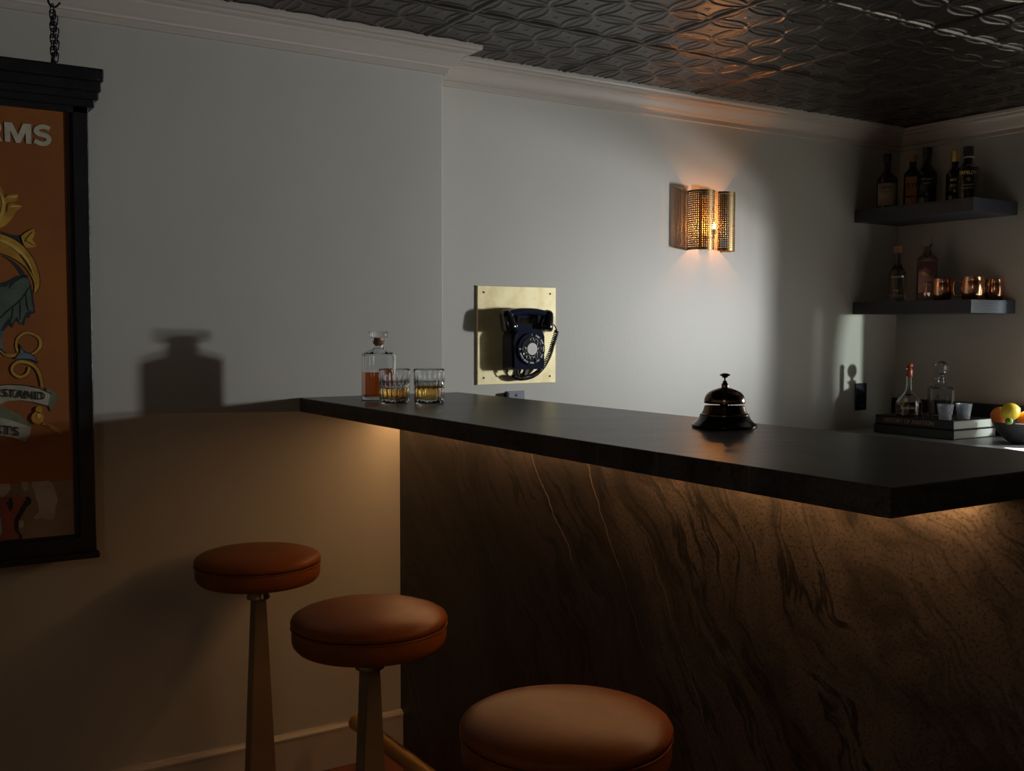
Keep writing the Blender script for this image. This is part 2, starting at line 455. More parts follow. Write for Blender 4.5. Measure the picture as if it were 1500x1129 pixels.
# ------------------------------------------------------------------ bar
o = props(link('bar_countertop', bx(0, XB, YE, -.0005, H-T, H, bev=.0018), M['stone_top']),
          'long dark stone slab topping the bar, jutting out over the veined front', 'countertop')
t = thing('bar_counter', 'dark veined stone front panel of the bar under the thick slab', 'bar', (XP, -.97, 0))
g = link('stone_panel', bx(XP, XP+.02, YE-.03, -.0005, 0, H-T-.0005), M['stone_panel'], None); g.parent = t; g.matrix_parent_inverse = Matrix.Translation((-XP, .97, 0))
g = link('back_panel', bx(XP+.02, XB-.03, YE+.01, -.0005, 0, H-T-.0005), M['cabinet']); g.parent = t; g.matrix_parent_inverse = Matrix.Translation((-XP, .97, 0))
# warm LED strip fixed under the slab
t = thing('led_strip', 'warm glowing light strip hidden under the overhang of the stone bar top', 'light', (XP-.024, -.97, H-T))
link('housing', bx(-.008, .008, -.905, .955, -.007, -.0004), M['chrome'], t)
link('diffuser', bx(-.006, .006, -.90, .95, -.0085, -.0072), M['led'], t)
# foot rail
t = thing('foot_rail', 'round brass foot rail running low along the bar front behind the stools', 'foot rail', (.052, 0, .22))
b = nb(); tube(b, [(0, -.262, 0), (0, -1.9, 0)], .021, 24)
link('tube', b, M['rail'], t, ang=40)
b = nb(); tube(b, [(0, -.256, 0), (0, -.263, 0)], .023, 24); link('end_cap', b, M['rail'], t, ang=40)
for y in (-1.0, -1.75):
    b = nb(); tube(b, [(0, y, 0), (XP-.052, y, 0)], .011, 16); tube(b, [(XP-.062, y, 0), (XP-.0525, y, 0)], .03, 20)
    link('bracket', b, M['rail'], t, ang=40)

# ------------------------------------------------------------------ bar stools
def make_stool(label):
    t = thing('bar_stool', label, 'bar stool', group='leather bar stools along the bar')
    zr = .672; r = .155
    p = [(0, zr-.050), (r-.022, zr-.050), (r-.010, zr-.046), (r-.002, zr-.037), (r, zr-.028), (r, zr-.008), (r-.002, zr-.004), (r-.006, zr-.002)]
    b = lathe(nb(), p+[(0, zr-.002)], 96); link('seat_band', b, M['leather'], t, ang=50)
    p = [(0, zr-.003), (r-.006, zr-.003), (r-.002, zr-.001), (r+.0015, zr+.003), (r+.002, zr+.008), (r-.001, zr+.014), (r-.009, zr+.019), (r-.022, zr+.0235), (r-.045, zr+.027), (r-.08, zr+.029), (r-.12, zr+.030), (0, zr+.030)]
    b = lathe(nb(), p, 96); link('seat', b, M['leather'], t, ang=60)
    b = nb(); tube(b, [(r*1.0*math.cos(a), r*1.0*math.sin(a), zr-.0035) for a in [2*PI*i/96 for i in range(96)]], .0022, 6, closed=True)
    link('piping', b, M['leather'], t, smooth=True)
    b = lathe(nb(), [(0, zr-.095), (.026, zr-.095), (.0295, zr-.093), (.0295, zr-.087), (.0272, zr-.084), (.0272, zr-.0495), (0, zr-.0495)], 32)
    link('collar', b, M['collar'], t, ang=40)
    b = nb(); zt = zr-.094
    def q(hx, hy, z): return [b.verts.new((sx*hx, sy*hy, z)) for sx, sy in ((-1, -1), (1, -1), (1, 1), (-1, 1))]
    rings = [q(.040, .020, .014), q(.0145, .019, zt)]
    b.faces.new(rings[0][::-1]); b.faces.new(rings[1])
    for k in range(4): b.faces.new((rings[0][k], rings[0][(k+1) % 4], rings[1][(k+1) % 4], rings[1][k]))
    bmesh.ops.bevel(b, geom=b.edges[:], offset=.0016, segments=2, affect='EDGES')
    link('post', b, M['post'], t)
    b = lathe(nb(), [(0, 0), (.16, 0), (.165, .004), (.165, .008), (.15, .014), (0, .0145)], 64); link('base', b, M['post'], t, ang=40)
    return t
def copytree(o, label=None, **k):
    c = o.copy(); COL.objects.link(c)
    if label: c['label'] = label
    for kk, v in k.items(): setattr(c, kk, v)
    def rec(src, dst):
        for ch in list(src.children):
            d = ch.copy(); COL.objects.link(d); d.parent = dst; rec(ch, d)
    rec(o, c); return c
s1 = make_stool('round brown leather bar stool nearest the wall, with its whole seat against plain wall')
s1.location = (-.198, -.215, 0)
copytree(s1, 'middle bar stool, its round brown leather seat overlapping the edge of the dark stone front', location=(-.192, -.868, 0), rotation_euler=(0, 0, R(1)))
copytree(s1, 'nearest bar stool, large round tan leather seat cut by the bottom of the photo', location=(-.19, -1.545, 0), rotation_euler=(0, 0, R(-1)))

# ------------------------------------------------------------------ hanging pub sign
PY = -.123          # painted panel face
FY = -.130          # frame face
sx1 = on(1, FY, 132, 300).x; sx0 = sx1-.64
zt_panel = on(1, PY, 100, 163).z; zb_panel = on(1, PY, 118, 786).z; px1 = on(1, PY, 104, 330).x
t = thing('pub_sign', 'tall black framed painted inn sign with gold scrolls hanging by the wall', 'sign', ((sx0+sx1)/2, -.085, zb_panel))
inv = Matrix.Translation((-(sx0+sx1)/2, .085, -zb_panel))
def sp(o, parent=t):
    o.parent = parent; o.matrix_parent_inverse = inv; return o
pxl = sx0+(sx1-px1)
zf_top = on(1, FY, 140, 156).z; zf_bot = on(1, FY, 145, 812).z
b = nb()
for xa, xb in ((px1+.006, sx1), (sx0, pxl-.006)):
    box(b, xa, xb, FY, -.05, zf_bot+.02, zf_top, .003)
box(b, px1-.006, px1+.007, FY+.004, -.05, zf_bot+.03, zf_top, .002); box(b, pxl-.007, pxl+.006, FY+.004, -.05, zf_bot+.03, zf_top, .002)
box(b, sx0, sx1, FY-.002, -.05, zf_bot+.008, zb_panel+.002, .003)
box(b, sx0+.02, sx1-.02, FY+.004, -.05, zb_panel-.004, zb_panel+.008, .002)
box(b, sx0, sx1, FY, -.05, zt_panel-.003, zf_top, .002)
box(b, sx0-.006, sx1+.006, FY-.008, -.05, zf_bot-.006, zf_bot+.010, .003)
sp(link('frame', b, M['black_wood']))
# cornice: stepped layers, each measured at its right end
b = nb()
for pxr, y0, y1, d in ((139, 145, 158, .010), (145, 134, 147, .020), (149, 119, 135, .032), (153, 101, 120, .042)):
    xr = on(1, FY-d, pxr, 130).x; za = on(1, FY-d, pxr, y1).z; zb = on(1, FY-d, pxr, y0).z
    box(b, sx0-(xr-sx1), xr, FY-d, -.03, za, zb, .004, 3)
    ztop = zb
sp(link('cornice', b, M['black_wood']))
xc = (sx0+sx1)/2
b = nb()
pts = [(-.11, 0), (.11, 0)]+[(.11*math.cos(a), .06*math.sin(a)+.004) for a in [PI*k/16 for k in range(1, 16)]]
prism(b, [(xc-.02+u, ztop-.003+v) for u, v in pts], lambda u, v, w: (u, w, v), -.12, -.06)
sp(link('crest', b, M['black_wood']))
zsplit = (on(1, PY, 60, 706).z)
pane = sp(link('painted_panel', bx(pxl-.004, px1+.004, PY, -.06, zsplit, zt_panel), M['sign_brown']))
low = sp(link('name_board', bx(pxl-.004, px1+.004, PY, -.06, zb_panel-.003, zsplit-.0003), M['sign_cream']))
LV = [0]
def flat(name, mt, pts, lvl, thick=.0006):
    """painted shape on the sign face from photograph positions"""
    b = nb(); yy = PY-.0004-lvl*.0007
    P = [on(1, yy, *p) for p in pts]
    prism(b, [(p.x, p.z) for p in P], lambda u, v, w: (u, w, v), yy, PY+.0003)
    return sp(link(name, b, mt))
def catmull(P, n=8):
    out = []
    Q = [P[0]]+list(P)+[P[-1]]
    for i in range(1, len(Q)-2):
        for k in range(n):
            t = k/n; a, b_, c, d = Q[i-1], Q[i], Q[i+1], Q[i+2]
            out.append(tuple(.5*((2*b_[j])+(-a[j]+c[j])*t+(2*a[j]-5*b_[j]+4*c[j]-d[j])*t*t+(-a[j]+3*b_[j]-3*c[j]+d[j])*t**3) for j in range(len(b_))))
    out.append(tuple(P[-1])); return out
def stroke(name, mt, pts, lvl, grow=0):
    """pts: (px, py, width) along the middle"""
    C = catmull(pts, 8); L, Rr = [], []
    for i, (x, y, w) in enumerate(C):
        a = C[max(i-1, 0)]; c = C[min(i+1, len(C)-1)]
        dx, dy = c[0]-a[0], c[1]-a[1]; l = math.hypot(dx, dy) or 1; nx, ny = -dy/l, dx/l
        L.append((x+nx*(w/2+grow), y+ny*(w/2+grow))); Rr.append((x-nx*(w/2+grow), y-ny*(w/2+grow)))
    b = nb(); yy = PY-.0004-lvl*.0007
    A = [on(1, yy, *p) for p in L]; B = [on(1, yy, *p) for p in Rr]
    va = [b.verts.new(p) for p in A]; vb = [b.verts.new(p) for p in B]
    wa = [b.verts.new((p.x, PY+.0003, p.z)) for p in A]; wb = [b.verts.new((p.x, PY+.0003, p.z)) for p in B]
    for i in range(len(A)-1):
        b.faces.new((va[i], va[i+1], vb[i+1], vb[i])); b.faces.new((va[i], wa[i], wa[i+1], va[i+1])); b.faces.new((vb[i], vb[i+1], wb[i+1], wb[i]))
    return sp(link(name, b, mt))
# gold scroll, flowers
for nm, mt, lv, g in (('scroll_outline', M['leaf_dark'], 0, 1.5), ('gold_scroll', M['gold'], 1, 0)):
    stroke(nm, mt, [(-18, 350, 20), (0, 356, 26), (22, 366, 24), (40, 382, 17), (51, 402, 11), (54, 418, 7), (50, 430, 1)], lv, g)
flat('leaf_shadow', M['leaf_dark'], [(0, 338), (14, 343), (26, 345), (36, 342), (34, 356), (26, 360), (12, 352)], 0)
flat('flower', M['gold'], [(31, 346), (37, 341), (44, 337), (49, 335), (51, 341), (49, 348), (47, 351), (51, 356), (53, 361), (43, 362.5), (37, 362), (33, 354)], 2)
flat('flower', M['gold'], [(-5, 270), (0, 272), (4, 278), (6, 289), (12, 285), (20, 284.5), (27, 285.5), (26, 290), (24, 294), (20, 298), (28, 300), (33.5, 302), (29, 306), (25.5, 308), (21, 313), (16, 322), (8, 330), (0, 334), (-6, 336)], 1)
stroke('petal_line', M['gold_light'], [(0, 282, 1), (5, 296, 4), (3, 312, 5), (-3, 326, 2)], 2)
stroke('petal_line', M['gold_light'], [(9, 289, .6), (15, 288, 2.5), (22, 288, 3), (26, 286, .6)], 2)
stroke('petal_line', M['gold_light'], [(14, 303, .6), (20, 302, 2), (31, 302, .8)], 2)
stroke('petal_line', M['leaf_dark'], [(22, 296, .5), (12, 299, .9), (10, 310, .9)], 2)
stroke('petal_line', M['leaf_dark'], [(48, 339, .3), (40, 348, .8), (37, 354, .4)], 3)
stroke('petal_line', M['leaf_dark'], [(51, 360, .3), (43, 355, .8), (38, 352, .3)], 3)
stroke('highlight', M['gold_light'], [(0, 352, 3), (18, 360, 5), (34, 374, 5), (44, 390, 3), (50, 404, 1)], 2)
stroke('shading', M['leaf_dark'], [(30, 372, .6), (40, 385, 1.4), (47, 398, .6)], 3)
stroke('leaf_shadow', M['leaf_dark'], [(2, 374, 1), (16, 382, 3), (28, 394, 6), (36, 408, 7), (40, 424, 4)], 0)
# acanthus leaf
flat('leaf_outline', M['leaf_dark'], [(-6, 416), (10, 412), (24, 404), (40, 402), (45, 416), (48, 430), (50, 444), (52, 458), (45, 460), (43, 466), (38, 465), (35, 477), (28, 472), (22, 470), (18, 480), (12, 476), (6, 484), (2, 492), (-6, 498)], 0)
flat('leaf', M['leaf'], [(-6, 420), (8, 420), (14, 414), (12, 424), (20, 414), (34, 406), (42, 408), (44, 424), (46, 438), (49, 456), (43, 455), (38, 458), (30, 475), (25, 464), (17, 474), (12, 466), (6, 474), (0, 486), (-6, 490)], 1)
for pp in ([(44, 420, .6), (30, 440, 1.5), (12, 455, 1.5), (-4, 470, .8)], [(38, 430, .4), (40, 446, .9), (42, 455, .4)], [(30, 440, .4), (30, 456, .9), (30, 468, .4)], [(20, 448, .4), (18, 462, .9), (16, 470, .4)]):
    stroke('leaf_vein', M['leaf_dark'], pp, 2)
stroke('stem', M['blue_leaf'], [(2, 484, 8), (-1, 498, 7), (2, 510, 5), (10, 518, 3)], 1)
# tendrils
for nm, mt, lv, g in (('tendril_outline', M['leaf_dark'], 0, .9), ('tendril', M['gold'], 1, 0)):
    stroke(nm, mt, [(28, 518, 3), (24, 508, 3.5), (26, 496, 4), (36, 488, 4), (48, 489, 4), (58, 496, 4.5), (59, 507, 4.5), (52, 516, 3.5), (46, 518, 2)], lv, g)
    stroke(nm, mt, [(43, 538, 4), (40, 547, 4), (30, 552, 4), (20, 547, 4), (18, 538, 4), (25, 531, 4.5), (36, 530, 4.5), (50, 536, 4.5), (58, 548, 4.5), (62, 566, 4)], lv+1, g)
    stroke(nm, mt, [(0, 512, 4), (10, 520, 5), (22, 520, 5), (30, 516, 3)], lv, g)
flat('blue_leaf', M['leaf_dark'], [(20, 526), (28, 516), (29, 504), (36, 514), (46, 518), (53, 524), (56, 532), (48, 528), (36, 526)], 2)
flat('blue_leaf', M['blue_leaf'], [(22, 525), (29, 517), (31, 508), (35, 516), (45, 519), (51, 524), (53, 529), (46, 526), (34, 525)], 3)
# banners
flat('banner_back', M['banner_green'], [(68, 568), (82, 575), (84, 582), (80, 592), (75, 602), (68, 588)], 2)
flat('banner', M['banner'], [(-8, 566), (10, 564), (36, 565), (56, 569), (74, 577), (70, 594), (50, 589), (30, 586), (12, 587), (-8, 596)], 3)
flat('banner_back', M['banner_green'], [(-8, 590), (6, 597), (26, 606), (46, 622), (44, 630), (20, 620), (-8, 614)], 1)
flat('banner', M['banner'], [(-8, 610), (10, 614), (30, 620), (46, 625), (44, 636), (38, 647), (20, 641), (-8, 636)], 3)
stroke('banner_edge', M['leaf_dark'], [(-8, 565, .5), (10, 563, .9), (36, 564, .9), (56, 568, .9), (76, 577, .7)], 4)
flat('pendant', M['gold'], [(55+9*math.cos(a), 612+9*math.sin(a)) for a in [2*PI*k/20 for k in range(20)]], 4)
flat('pendant', M['gold'], [(57+5*math.cos(a), 600+5*math.sin(a)) for a in [2*PI*k/14 for k in range(14)]], 4)
flat('pendant_shine', M['gold_light'], [(57+3*math.cos(a), 609+3.2*math.sin(a)) for a in [2*PI*k/12 for k in range(12)]], 5)
for k in range(3): stroke('fringe', M['gold'], [(62+4*k, 621+2*k, 3), (76+4*k, 624+4*k, 2), (92, 632+2*k, .5)], 1)
# lettering on the sign
def stext(s, pxa, pya, pxb, pyb, hpx, mt, lvl, par=None, off=0, sx=1.0, ext=.0006):
    yy = PY-.0008-lvl*.0007
    a, c = on(1, yy, pxa, pya), on(1, yy, pxb, pyb)
    h = abs(on(1, yy, pxa, pya-hpx/2).z-on(1, yy, pxa, pya+hpx/2).z)
    mid = (a+c)/2; d = (c-a); L = d.length
    o = text(s, h*1.37, mt, Matrix.Identity(4), t, ext=ext, off=off*h)
    xs = [v.co.x for v in o.data.vertices]; ys = [v.co.y for v in o.data.vertices]
    w = max(xs)-min(xs); cx = (max(xs)+min(xs))/2; cy = (max(ys)+min(ys))/2; hh = max(ys)-min(ys)
    mw = basis(mid, d, Vector((0, 0, 1)))
    for v in o.data.vertices:
        v.co = mw @ Vector(((v.co.x-cx)*L/w, (v.co.y-cy)*h/hh, v.co.z))
    o.matrix_parent_inverse = inv; return o
K = lambda P: [(x/13.64, 170+y/13.64) for x, y in P]
SL = M['sign_letter']
flat('painted_letter', SL, K([(84, 118), (235, 128), (362, 370), (458, 150), (622, 160), (625, 555), (522, 548), (512, 325), (408, 535), (318, 528), (205, 280), (203, 518), (98, 508)]), 1)
stroke('painted_letter', SL, [(x, y, w) for (x, y), w in zip(K([(990, 262), (930, 228), (850, 212), (765, 232), (722, 290), (770, 345), (850, 372), (930, 400), (978, 465), (948, 530), (870, 552), (780, 535), (688, 490)]), [6.3, 6.4, 6.5, 6.8, 7.4, 7.2, 6.9, 7.0, 7.4, 6.8, 6.5, 6.4, 6.2])], 1)
flat('painted_letter', SL, K([(-320, 90), (-215, 97), (-215, 490), (-320, 480)]), 1)
stroke('painted_letter', SL, [(x, y, 6.8) for x, y in K([(-225, 145), (-120, 150), (-45, 175), (-22, 235), (-45, 300), (-120, 330), (-225, 322)])], 1)
flat('painted_letter', SL, K([(-130, 330), (-45, 310), (52, 503), (-70, 495)]), 1)
flat('painted_letter', SL, K([(-620, 60), (-520, 68), (-350, 478), (-455, 470), (-490, 385), (-650, 372), (-690, 455), (-790, 448)]), 1)
stext('STAND', 5, 575, 66, 580, 12, M['ink'], 5)
stext('ARTS', -26, 625, 28, 632, 13, M['ink'], 5)
# worn patches and the letter on the name board
flat('bare_patch', M['bare'], [(46, 706), (72, 704), (78, 710), (82, 722), (85, 734), (81, 744), (81, 752), (78, 760), (70, 761), (60, 758), (54, 761), (49, 758), (53, 754), (57, 750), (56, 738), (52, 728), (50, 718), (47, 712)], 0)
flat('bare_patch', M['bare'], [(-6, 709), (14, 708), (16, 716), (12, 722), (4, 728), (-6, 726)], 0)
flat('bare_patch', M['bare'], [(31, 706), (41, 706), (41, 716), (37, 720), (32, 714)], 0)
flat('bare_patch', M['bare'], [(28, 762), (34, 762), (36, 768), (32, 774), (28, 772)], 0)
flat('bare_patch', M['bare'], [(-6, 752), (2, 760), (3, 780), (-6, 792)], 0)
flat('bare_patch', M['bare'], [(102, 787), (112, 783), (120, 766), (121, 785), (104, 789)], 0)
flat('letter_shade', M['ink'], [(37, 727), (41, 727), (46, 731), (45, 738), (40, 741), (27, 764), (27, 777), (32, 784), (33, 791), (6, 795), (2, 790), (20, 780), (20, 760), (34, 737)], 1)
flat('letter_shade', M['ink'], [(11, 729), (16, 729), (20, 734), (20, 741), (15, 751), (9, 738)], 1)
flat('painted_letter', M['red_letter'], [(-3, 729), (13, 729), (13, 733), (9, 736), (15, 750), (20, 739), (18, 733), (18, 727), (38, 727), (38, 732), (35, 735), (21, 761), (21, 777), (28, 783), (28, 789), (0, 792), (0, 786), (5, 781), (4, 757), (-3, 744)], 2)
# chains
def link_torus(bm, c, ang, L=.021, w=.0065, r=.0016, tilt=0):
    c = Vector(c); pts = []
    for k in range(16):
        a = 2*PI*k/16; u = w*math.cos(a); v = w*math.sin(a)+(L/2-w)*(1 if math.sin(a) > 0 else -1)
        u2 = u*math.cos(tilt)-v*math.sin(tilt); v2 = u*math.sin(tilt)+v*math.cos(tilt)
        pts.append(c+Vector((u2*math.cos(ang), u2*math.sin(ang), v2)))
    tube(bm, pts, r, 6, closed=True)
def chain(px, label):
    top = on(1, -.10, px, 8); bot = on(1, -.10, px, 92)
    c = thing('hanging_chain', label, 'chain', (top.x, -.10, bot.z), group='chains holding the pub sign')
    hz = top.z-bot.z; Lc = ZC-bot.z
    b = nb(); n = 9
    for k in range(n): link_torus(b, (.0005*(k % 2), 0, .006+(hz-.006)*(k+.5)/n), R(20) if k % 2 else R(110), L=hz/n*1.5, tilt=.05)
    for k in range(8): link_torus(b, (.0075-.0008*abs(k-3), -.004, .006+(hz-.02)*(k+.5)/8), R(60) if k % 2 else R(-30), L=hz/8*1.45, tilt=-.12)
    link('links', b, M['black_metal'], c, smooth=True)
    b = nb(); tube(b, [(.018, 0, hz+.009), (.012, 0, hz+.001), (.004, 0, hz-.004), (-.004, 0, hz+.0), (-.008, 0, hz+.008), (-.006, 0, hz+.018), (.0, 0, hz+.026), (.004, 0, hz+.034), (.003, 0, Lc)], .0026, 8)
    lathe(b, [(0, Lc-.006), (.012, Lc-.006), (.012, Lc-.001), (0, Lc-.001)], 16, .003, 0)
    link('hook', b, M['black_metal'], c, smooth=True)
    b = nb(); tube(b, [(-.004, 0, -.006), (-.003, 0, .006), (0, 0, .012), (.004, 0, .006), (.004, 0, -.006)], .002, 6); link('eyelet', b, M['black_metal'], c, smooth=True)
    return c
c1 = chain(76, 'short doubled black iron chain holding the pub sign, in view above its cornice')
c2 = copytree(c1, 'black iron chain holding the far left end of the pub sign, out of the picture'); c2.location.x = sx0-(c1.location.x-sx1)

# ------------------------------------------------------------------ wall telephone on its brass plate
pa = on(1, DJ, 697, 418); pz = on(1, DJ, 812, 561)
PX0, PX1, PZ0, PZ1 = .651, .957, 1.0825, 1.4015
t = thing('brass_plate', 'square sheet of mottled brass screwed to the wall behind the telephone', 'plate', ((PX0+PX1)/2, DJ-.0005, PZ0))
link('sheet', bx(-(PX1-PX0)/2, (PX1-PX0)/2, -.006, 0, 0, PZ1-PZ0, bev=.0008), M['brass_plate'], t)
for x in (-.130, .130):
    for z in (.022, .298):
        b = nb(); tube(b, [(x, -.0059, z), (x, -.0068, z)], .0035, 12); link('screw', b, M['hole'], t)
TY = DJ-.0065-.0005   # surface the phone hangs on
t = thing('wall_telephone', 'glossy black rotary wall telephone with its handset across the top', 'telephone', (.812, TY, 1.128))
# local: x right, y out of the wall is negative, z up; front plane depth
DP = .058
def P2(bm, pts, d0, d1, bev=0, taper=0):
    n0 = len(bm.verts)
    cx = sum(p[0] for p in pts)/len(pts); cz = sum(p[1] for p in pts)/len(pts)
    A = [bm.verts.new((u, -d0, v)) for u, v in pts]
    B = [bm.verts.new((cx+(u-cx)*(1-taper), -d1, cz+(v-cz)*(1-taper))) for u, v in pts]
    n = len(pts); fa = bm.faces.new(A); fb = bm.faces.new(B[::-1])
    for i in range(n): bm.faces.new((A[i], B[i], B[(i+1) % n], A[(i+1) % n]))
    if bev: bmesh.ops.bevel(bm, geom=[e for e in fb.edges], offset=bev, segments=4, affect='EDGES')
    return bm
body = [(-.062, 0), (.062, 0), (.0665, .012), (.0675, .110), (.060, .128), (.047, .138), (-.047, .138), (-.060, .128), (-.0675, .110), (-.0665, .012)]
b = P2(nb(), body, 0, DP, .007, .05); link('body', b, M['bakelite'], t, ang=35)
# cradle: two posts and a crossbar with an opening between
b = nb()
for s in (-1, 1): P2(b, [(s*.040-.0075, .132), (s*.040+.0075, .132), (s*.040+.0065, .192), (s*.040-.0065, .192)], .004, DP-.004, .003)
P2(b, [(-.036, .132), (.036, .132), (.036, .152), (-.036, .152)], .004, DP-.012, .002)
P2(b, [(-.036, .170), (.036, .170), (.036, .180), (-.036, .180)], .004, DP-.020, .002)
link('cradle', b, M['bakelite'], t, ang=35)
# dial
dl = thing('x', None, None); dl.name = 'dial'; dl.parent = t; dl.location = (.006, -DP+.0015, .070)
bpy.data.objects.remove(dl)
dc = Vector((.006, -DP-.0005, .070))
def disc(bm, c, r, d0, d1, n=40, rin=0):
    A = []
    for d, rr in ((d0, r), (d1, r)): A.append([bm.verts.new((c.x+rr*math.cos(2*PI*i/n), c.y-d, c.z+rr*math.sin(2*PI*i/n))) for i in range(n)])
    for i in range(n): bm.faces.new((A[0][i], A[0][(i+1) % n], A[1][(i+1) % n], A[1][i]))
    bm.faces.new(A[1]); bm.faces.new(A[0][::-1]); return bm
b = nb(); disc(b, dc, .052, -.003, .005); bmesh.ops.bevel(b, geom=[e for e in b.edges if all(abs(v.co.y-(dc.y-.005)) < 1e-6 for v in e.verts)], offset=.002, segments=2, affect='EDGES')
dial = link('dial', b, M['bakelite'], t, ang=40)
# finger wheel with ten holes
b = nb(); n = 60
inner = []
disc(b, Vector((dc.x, dc.y-.006, dc.z)), .0395, -.001, .001, 48)
link('finger_wheel', b, M['dial'], dial, ang=40)
b = nb()
for k in range(10):
    a = R(60-k*30.0)+R(0); c = Vector((dc.x+.0305*math.cos(a+R(30)), dc.y-.0068, dc.z+.0305*math.sin(a+R(30))))
    tube(b, [c+Vector((.0062*math.cos(q), 0, .0062*math.sin(q))) for q in [2*PI*i/16 for i in range(16)]], .0009, 5, closed=True)
link('finger_hole', b, M['chrome'], dial, smooth=True)
b = nb(); disc(b, Vector((dc.x, dc.y-.007, dc.z)), .0195, 0, .0018, 32); link('dial_card', b, M['dial_white'], dial)
b = nb(); tube(b, [(dc.x+.012, dc.y-.009, dc.z-.030), (dc.x+.017, dc.y-.0095, dc.z-.044)], .0018, 6); link('finger_stop', b, M['chrome'], dial)
numerals = ['1', '2ABC', '3DEF', '4GHI', '5JKL', '6MN', '7PRS', '8TUV', '9WXY', '0']
for k, s in enumerate(numerals):
    a = R(60-k*30.0+30); c = Vector((dc.x+.0455*math.cos(a), dc.y-.0058, dc.z+.0455*math.sin(a)))
    text(s, .0078 if len(s) > 1 else .010, M['dial_white'], basis(c, (math.sin(a), 0, -math.cos(a)) if math.sin(a) >= -.2 else (-math.sin(a), 0, math.cos(a)), (math.cos(a), 0, math.sin(a)) if math.sin(a) >= -.2 else (-math.cos(a), 0, -math.sin(a))), dial, name='numeral', off=.0002)
# handset: arch with two cups
hs = []
for k in range(25):
    u = -1+2*k/24; x = u*.098; z = .192-.018*abs(u)**2.2-(.010 if abs(u) > .93 else 0)
    hs.append((x, -DP+.016, z))
b = nb()
prof = []
for i, p in enumerate(hs):
    u = abs(-1+2*i/24); w = .0125+.004*u*u
    ring = [(0, w*.9), (.85, .8), (1, 0), (.85, -.85), (0, -1), (-.85, -.85), (-1, 0), (-.85, .8)]
    prof.append([b.verts.new((p[0], p[1]+.016*q[0]*(1 if q[0] else 1), p[2]+(.0125+.002*u)*(q[1] if q[1] != w*.9 else .95))) for q in ring])
for A, B in zip(prof, prof[1:]):
    for k in range(8): b.faces.new((A[k], A[(k+1) % 8], B[(k+1) % 8], B[k]))
b.faces.new(prof[0][::-1]); b.faces.new(prof[-1])
hand = link('handset', b, M['bakelite'], t, smooth=True, sub=1)
for s in (-1, 1):
    b = nb()
    # cup axis points down and slightly inwards
    ax = Vector((-s*.30, -.10, -1)).normalized(); o_ = Vector((s*.083, -DP+.016, .184))
    e1 = ax.cross(Vector((0, 1, 0))).normalized(); e2 = ax.cross(e1)
    rr = [(0, -.012), (.012, -.011), (.0185, -.004), (.0220, .010), (.0250, .028), (.0270, .042), (.0270, .049), (.0245, .054), (.016, .057), (0, .0575)]
    rings = []
    for r_, h_ in rr:
        if r_ == 0: rings.append([b.verts.new(o_+ax*h_)])
        else: rings.append([b.verts.new(o_+ax*h_+e1*r_*math.cos(2*PI*i/28)+e2*r_*math.sin(2*PI*i/28)) for i in range(28)])
    for A, B in zip(rings, rings[1:]):
        for i in range(28):
            j = (i+1) % 28
            if len(A) == 1: b.faces.new((A[0], B[i], B[j]))
            elif len(B) == 1: b.faces.new((A[i], A[j], B[0]))
            else: b.faces.new((A[i], A[j], B[j], B[i]))
    link('earpiece' if s < 0 else 'mouthpiece', b, M['bakelite_black'], t, ang=50)
# coiled cord
path = [(.108, -.040, .150), (.124, -.030, .140), (.128, -.028, .128), (.124, -.028, .112), (.116, -.026, .088), (.108, -.024, .060), (.096, -.022, .034), (.078, -.020, .008), (.050, -.020, -.014), (.020, -.020, -.024), (-.016, -.020, -.026), (-.040, -.020, -.018)]
C = catmull(path, 60)
b = nb(); D = [Vector(c) for c in C]; cum = 0; hel = []
up = Vector((0, 1, 0))
for i, p in enumerate(D):
    if i: cum += (D[i]-D[i-1]).length
    tt = (D[min(i+1, len(D)-1)]-D[max(i-1, 0)]).normalized()
    a_ = tt.cross(up).normalized(); c_ = a_.cross(tt)
    amp = .0068*min(1, max(0, (i-95)/25), max(0, (len(D)-1-i)/20))
    ph = cum/.0062*2*PI
    hel.append((p, a_, c_, amp, ph))
pts = []
for i in range(len(hel)-1):
    for s in range(6):
        f = s/6; p = hel[i][0].lerp(hel[i+1][0], f); am = hel[i][3]*(1-f)+hel[i+1][3]*f; ph = hel[i][4]*(1-f)+hel[i+1][4]*f
        pts.append(p+hel[i][1]*am*math.cos(ph)+hel[i][2]*am*math.sin(ph))
tube(b, pts, .0023, 5); link('coiled_cord', b, M['cord'], t, smooth=True)
b = nb(); tube(b, [(-.060, -.020, .004), (-.062, -.020, -.008), (-.056, -.020, -.018), (-.040, -.020, -.018)], .0022, 6)
tube(b, [(-.022, -.02, .003), (-.022, -.02, -.008), (-.012, -.018, -.020), (-.006, -.016, -.026)], .0025, 6)
link('lead', b, M['cord'], t, smooth=True)
b = nb(); tube(b, [(-.060, -.020, .004), (-.060, -.020, -.006)], .0045, 10); link('grommet', b, M['cord'], t, ang=40); b = nb(); tube(b, [(-.022, -.020, .004), (-.022, -.020, -.005)], .0045, 10)
link('grommet', b, M['cord'], t, ang=40)
b = P2(nb(), [(.004, -.018), (.016, -.018), (.026, .004), (.010, .004)], .01, .022, .001); link('cord_clip', b, M['cord'], t, ang=40)

